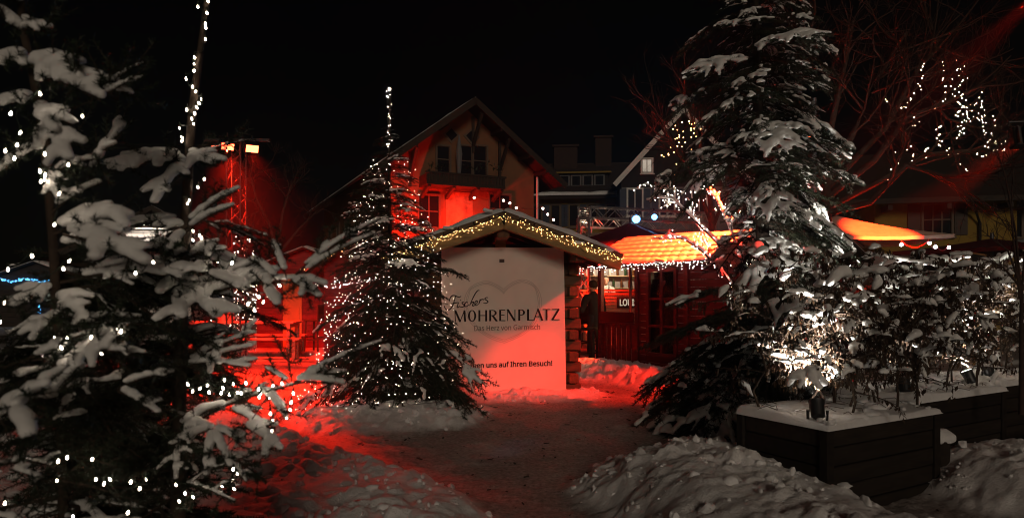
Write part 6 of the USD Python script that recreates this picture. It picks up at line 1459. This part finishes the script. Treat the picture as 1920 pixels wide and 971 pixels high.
fansA = [(352, 300, A_, 210, 322, 1.98, 8, .42, .026), (350, 315, A_, 285, 300, 2.05, 4, .5, .024), (352, 312, A_, 290, 385, 1.95, 3, .4, .024), (353, 305, A_, 398, 312, 2.05, 3, .5, .020), (352, 290, A_, 376, 292, 2.2, 2, .4, .014),
    (350, 300, A_, 480, 262, 2.25, 1, .15, .0055), (346, 432, 2.1, 446, 357, 2.0, 1, .3, .016), (346, 440, 2.1, 436, 388, 2.0, 1, .3, .015), (345, 430, 2.1, 293, 428, 2.05, 2, .4, .020), (345, 440, 2.1, 318, 470, 2.0, 1, .4, .018),
    (344, 490, A_, 420, 470, 2.05, 2, .35, .019), (342, 492, A_, 283, 466, 2.0, 3, .4, .022), (342, 540, A_, 300, 555, 1.95, 2, .5, .028), (342, 545, A_, 405, 600, 1.9, 3, .42, .030), (341, 560, A_, 340, 600, 1.85, 2, .4, .028),
    (342, 575, A_, 552, 528, 1.95, 7, .33, .024), (470, 560, 2.0, 400, 520, 1.9, 2, .4, .026), (545, 524, 1.95, 710, 412, 1.95, 2, .16, .0105), (552, 528, 1.95, 700, 440, 1.9, 1, .16, .0115), (538, 522, 1.95, 512, 456, 1.97, 0, 0, .0135), (520, 528, 1.95, 478, 486, 1.95, 0, 0, .0145), (548, 530, 1.95, 598, 560, 1.85, 2, .45, .018), (500, 545, 1.97, 520, 575, 1.9, 1, .4, .02),
    (340, 690, A_, 476, 626, 2.1, 3, .30, .0135), (339, 700, A_, 470, 652, 2.05, 3, .30, .0155), (339, 690, A_, 466, 690, 2.0, 3, .3, .016), (340, 640, A_, 285, 640, 2.1, 3, .4, .012),
    (338, 810, A_, 548, 722, 2.0, 4, .18, .0105), (548, 722, 2.0, 714, 641, 2.0, 0, 0, .0105), (548, 720, 2.0, 642, 722, 1.9, 2, .36, .019), (552, 715, 2.0, 646, 700, 1.95, 1, .3, .014), (546, 722, 2.0, 500, 692, 2.05, 0, 0, .012), (505, 738, 2.0, 536, 785, 1.95, 1, .3, .016), (548, 720, 2.0, 537, 652, 2.02, 0, 0, 0), (430, 768, 2.1, 492, 800, 2.0, 2, .4, .017), (440, 760, 2.1, 470, 735, 2.0, 1, .4, .014),
    (340, 800, 2.1, 398, 806, 1.85, 2, .4, .018), (396, 806, 1.85, 322, 836, 1.75, 1, .3, .016), (398, 808, 1.85, 388, 892, 1.72, 1, .3, .016), (400, 808, 1.85, 432, 876, 1.72, 0, 0, .016), (402, 806, 1.85, 458, 832, 1.75, 1, .3, .015), (338, 830, 2.1, 330, 900, 1.9, 3, .4, .012), (460, 800, 2.0, 526, 846, 1.85, 2, .45, .021), (430, 850, 2.0, 462, 905, 1.85, 3, .4, .009), (340, 905, 2.2, 440, 940, 1.9, 4, .35, .008), (440, 860, 1.95, 500, 905, 1.85, 2, .3, .0)]
near_spruce('near spruce heavy with thick pads of snow, its bare leader hung with light bulbs', stemA, fansA, 91, 46, ((.35, 1.75), 520, .55))
B_ = 1.75
stemB = [at(120, 1200, 2.15) * [1, 1, 0], at(118, 900, 2.1), at(112, 700, 2.0), at(100, 450, 1.85), at(84, 260, B_), at(60, 130, B_), at(40, 40, B_), at(42, -60, B_)]
fansB = [(42, 10, B_, 2, -8, 1.7, 2, .4, .016), (42, 62, B_, 92, 58, 1.72, 1, .4, .019), (44, 40, B_, 70, 62, 1.7, 1, .3, .014), (46, 70, B_, -8, 20, 1.7, 2, .4, .018), (50, 110, B_, -20, 130, 1.65, 4, .4, .022), (60, 130, B_, 130, 150, 1.65, 5, .45, .026), (66, 150, B_, 190, 190, 1.6, 6, .40, .027), (180, 190, 1.62, 266, 146, 1.62, 2, .22, .0075), (196, 165, 1.65, 272, 118, 1.68, 1, .2, .0055), (190, 172, 1.62, 246, 178, 1.7, 3, .45, .013), (150, 172, 1.65, 146, 140, 1.65, 0, 0, .018),
    (72, 200, B_, 128, 305, 1.6, 4, .42, .024), (78, 230, B_, 100, 250, 1.6, 2, .4, .024), (70, 190, B_, -20, 205, 1.65, 4, .4, .018), (84, 270, B_, -10, 330, 1.7, 4, .3, .014), (84, 320, B_, 110, 376, 1.65, 3, .3, .013), (165, 340, 1.8, 232, 236, 1.8, 3, .35, .014), (92, 330, B_, 188, 296, 1.75, 4, .35, .012), (95, 400, B_, 186, 345, 1.75, 3, .3, .013), (98, 440, B_, 242, 412, 1.7, 4, .42, .026), (120, 440, 1.7, 272, 500, 1.6, 4, .40, .029), (110, 470, B_, 210, 450, 1.7, 4, .4, .022),
    (105, 540, B_, 20, 575, 1.65, 5, .4, .015), (108, 590, B_, 60, 640, 1.6, 3, .4, .014), (108, 560, B_, 160, 600, 1.65, 4, .4, .018), (110, 700, B_, 200, 655, 1.6, 9, .42, .015), (190, 660, 1.62, 270, 664, 1.6, 2, .3, .0125), (112, 690, B_, 100, 655, 1.62, 5, .45, .015), (112, 690, B_, 0, 722, 1.6, 4, .25, .0095), (114, 740, B_, 225, 712, 1.7, 3, .3, .011), (220, 730, 1.7, 322, 700, 1.65, 2, .25, .0125), (222, 734, 1.7, 296, 776, 1.6, 1, .3, .0145), (114, 760, B_, 30, 770, 1.35, 5, .42, .024), (30, 780, 1.35, 58, 822, 1.3, 2, .3, .021), (114, 770, B_, 62, 730, 1.6, 2, .3, .013), (114, 790, B_, 140, 742, 1.65, 2, .3, .010), (114, 800, B_, 150, 780, 1.6, 3, .3, .009), (114, 880, B_, 0, 870, 1.5, 3, .3, .0085), (20, 880, 1.5, 82, 900, 1.45, 2, .3, .007), (116, 850, B_, 230, 880, 1.65, 6, .4, 0), (116, 900, B_, 260, 940, 1.7, 6, .4, 0), (112, 640, B_, 240, 620, 1.75, 5, .35, .008)]
near_spruce('nearest spruce at the left edge, its boughs bowed under smooth pads of snow and lights', stemB, fansB, 92, 50, ((.35, 1.6), 430, .3), tr0=.016, tr1=.008, dark=110)

bl3 = [(390, 3), (371, 13), (388, 25), (384, 31), (385, 45), (386, 52), (385, 74), (365, 108), (363, 120), (364, 133), (349, 148), (361, 163), (367, 172), (378, 186), (373, 194), (369, 202), (350, 206), (365, 213), (360, 223), (363, 232), (337, 240), (341, 258), (341, 264), (383, 336), (371, 351), (346, 370), (354, 376), (352, 381), (362, 433), (362, 450), (374, 441), (378, 446)]
bl4 = [(524, 535), (485, 556), (494, 566), (465, 570), (447, 576), (477, 581), (409, 492), (435, 493), (418, 511), (395, 507), (370, 507), (352, 720), (361, 733), (375, 728), (389, 722), (421, 712), (437, 719), (430, 739), (445, 735), (461, 718), (452, 737), (485, 729), (489, 737), (486, 744), (529, 719), (512, 723), (550, 737), (533, 755), (546, 754), (544, 768), (537, 782), (511, 786), (509, 796), (510, 807), (505, 744), (417, 849), (437, 879), (445, 887), (436, 900), (459, 887), (439, 916), (416, 910), (330, 908), (362, 931), (336, 939), (347, 924), (392, 735), (418, 727), (415, 736), (507, 775)]
bl5 = [(20, 213), (75, 176), (40, 182), (38, 249), (32, 272), (10, 283), (27, 297), (84, 289), (128, 309), (75, 321), (85, 328), (83, 336), (77, 340), (106, 347), (116, 352), (109, 330), (111, 363), (102, 421), (155, 218), (219, 618), (227, 621), (200, 636), (171, 632), (126, 633), (160, 645), (81, 665), (149, 670), (161, 640), (109, 864), (107, 900), (126, 857), (206, 898), (245, 903), (275, 898), (262, 915), (195, 906), (9, 943), (137, 968), (8, 567), (119, 504), (130, 489), (287, 491), (254, 512), (102, 634), (115, 652), (190, 662), (0, 603), (60, 480), (15, 505), (173, 860), (180, 898), (240, 960)]
BCLS = trimesh.Trimesh([[.6 * math.cos(a) * r, .6 * math.sin(a) * r, z] for z, r in ((.9, .35), (.2, .9), (-.5, 1.0), (-.95, .5)) for a in np.arange(6) * math.pi / 3] + [[0, 0, 1.2], [0, 0, -1.1]],
    [[k * 6 + i, (k + 1) * 6 + i, (k + 1) * 6 + (i + 1) % 6] for k in range(3) for i in range(6)] + [[k * 6 + i, (k + 1) * 6 + (i + 1) % 6, k * 6 + (i + 1) % 6] for k in range(3) for i in range(6)] + [[24, i, (i + 1) % 6] for i in range(6)] + [[25, 18 + (i + 1) % 6, 18 + i] for i in range(6)], process=False)
def near_string(label, px, Y0, Y1, seed, r=.0042, wires=True):
    rng = np.random.default_rng(seed); P_ = np.array([at(x, y, rng.uniform(Y0, Y1)) for x, y in px]); t = Thing('light_string', label, 'fairy lights', P_[0])
    g = Geo()
    for a, b in zip(P_[:-1], P_[1:]):
        if np.linalg.norm(a - b) < .22: g.tube([a + [0, 0, .011], (a + b) / 2 + [0, 0, -.006] + rng.normal(0, .006, 3), b + [0, 0, .011]], .0016, 4, cap=False)
    for p in P_:
        g.cyl(p + [0, 0, .006], p + [0, 0, .018], .0035, .0025, n=5)
    t.add('cable', g, WIRE, world=True)
    for p in P_:
        R = trimesh.transformations.euler_matrix(*rng.uniform(-.5, .5, 2), 0)[:3, :3]; t.add('bulb', ((BCLS.vertices * r) @ R.T + p, BCLS.faces), BULBN, smooth=True, world=True)
near_string('white bulbs winding down the bare leader of the near spruce', bl3, A_ - .05, A_ + .01, 1)
near_string('white bulbs among the snowy right-hand boughs of the near spruce', bl4, 1.93, 2.03, 2)
near_string('white bulbs deep among the boughs of the nearest spruce at the left edge', bl5, 1.60, 1.72, 3, r=.0040)
# ------------------------------------------------------------------ cold damp air that the lamps glow in
HAZE = usdkit.material(stage, '/World/Looks/night_haze', {'v': ('principled_volume', {'color': (1, 1, 1), 'density': .0008, 'anisotropy': .45})}, volume='v.volume')
g = Geo(); g.box((0, 40, 9.0), (140, 130, 22.0)); single('haze', g, HAZE, 'thin cold mist hanging over the whole square', None, kind='stuff')
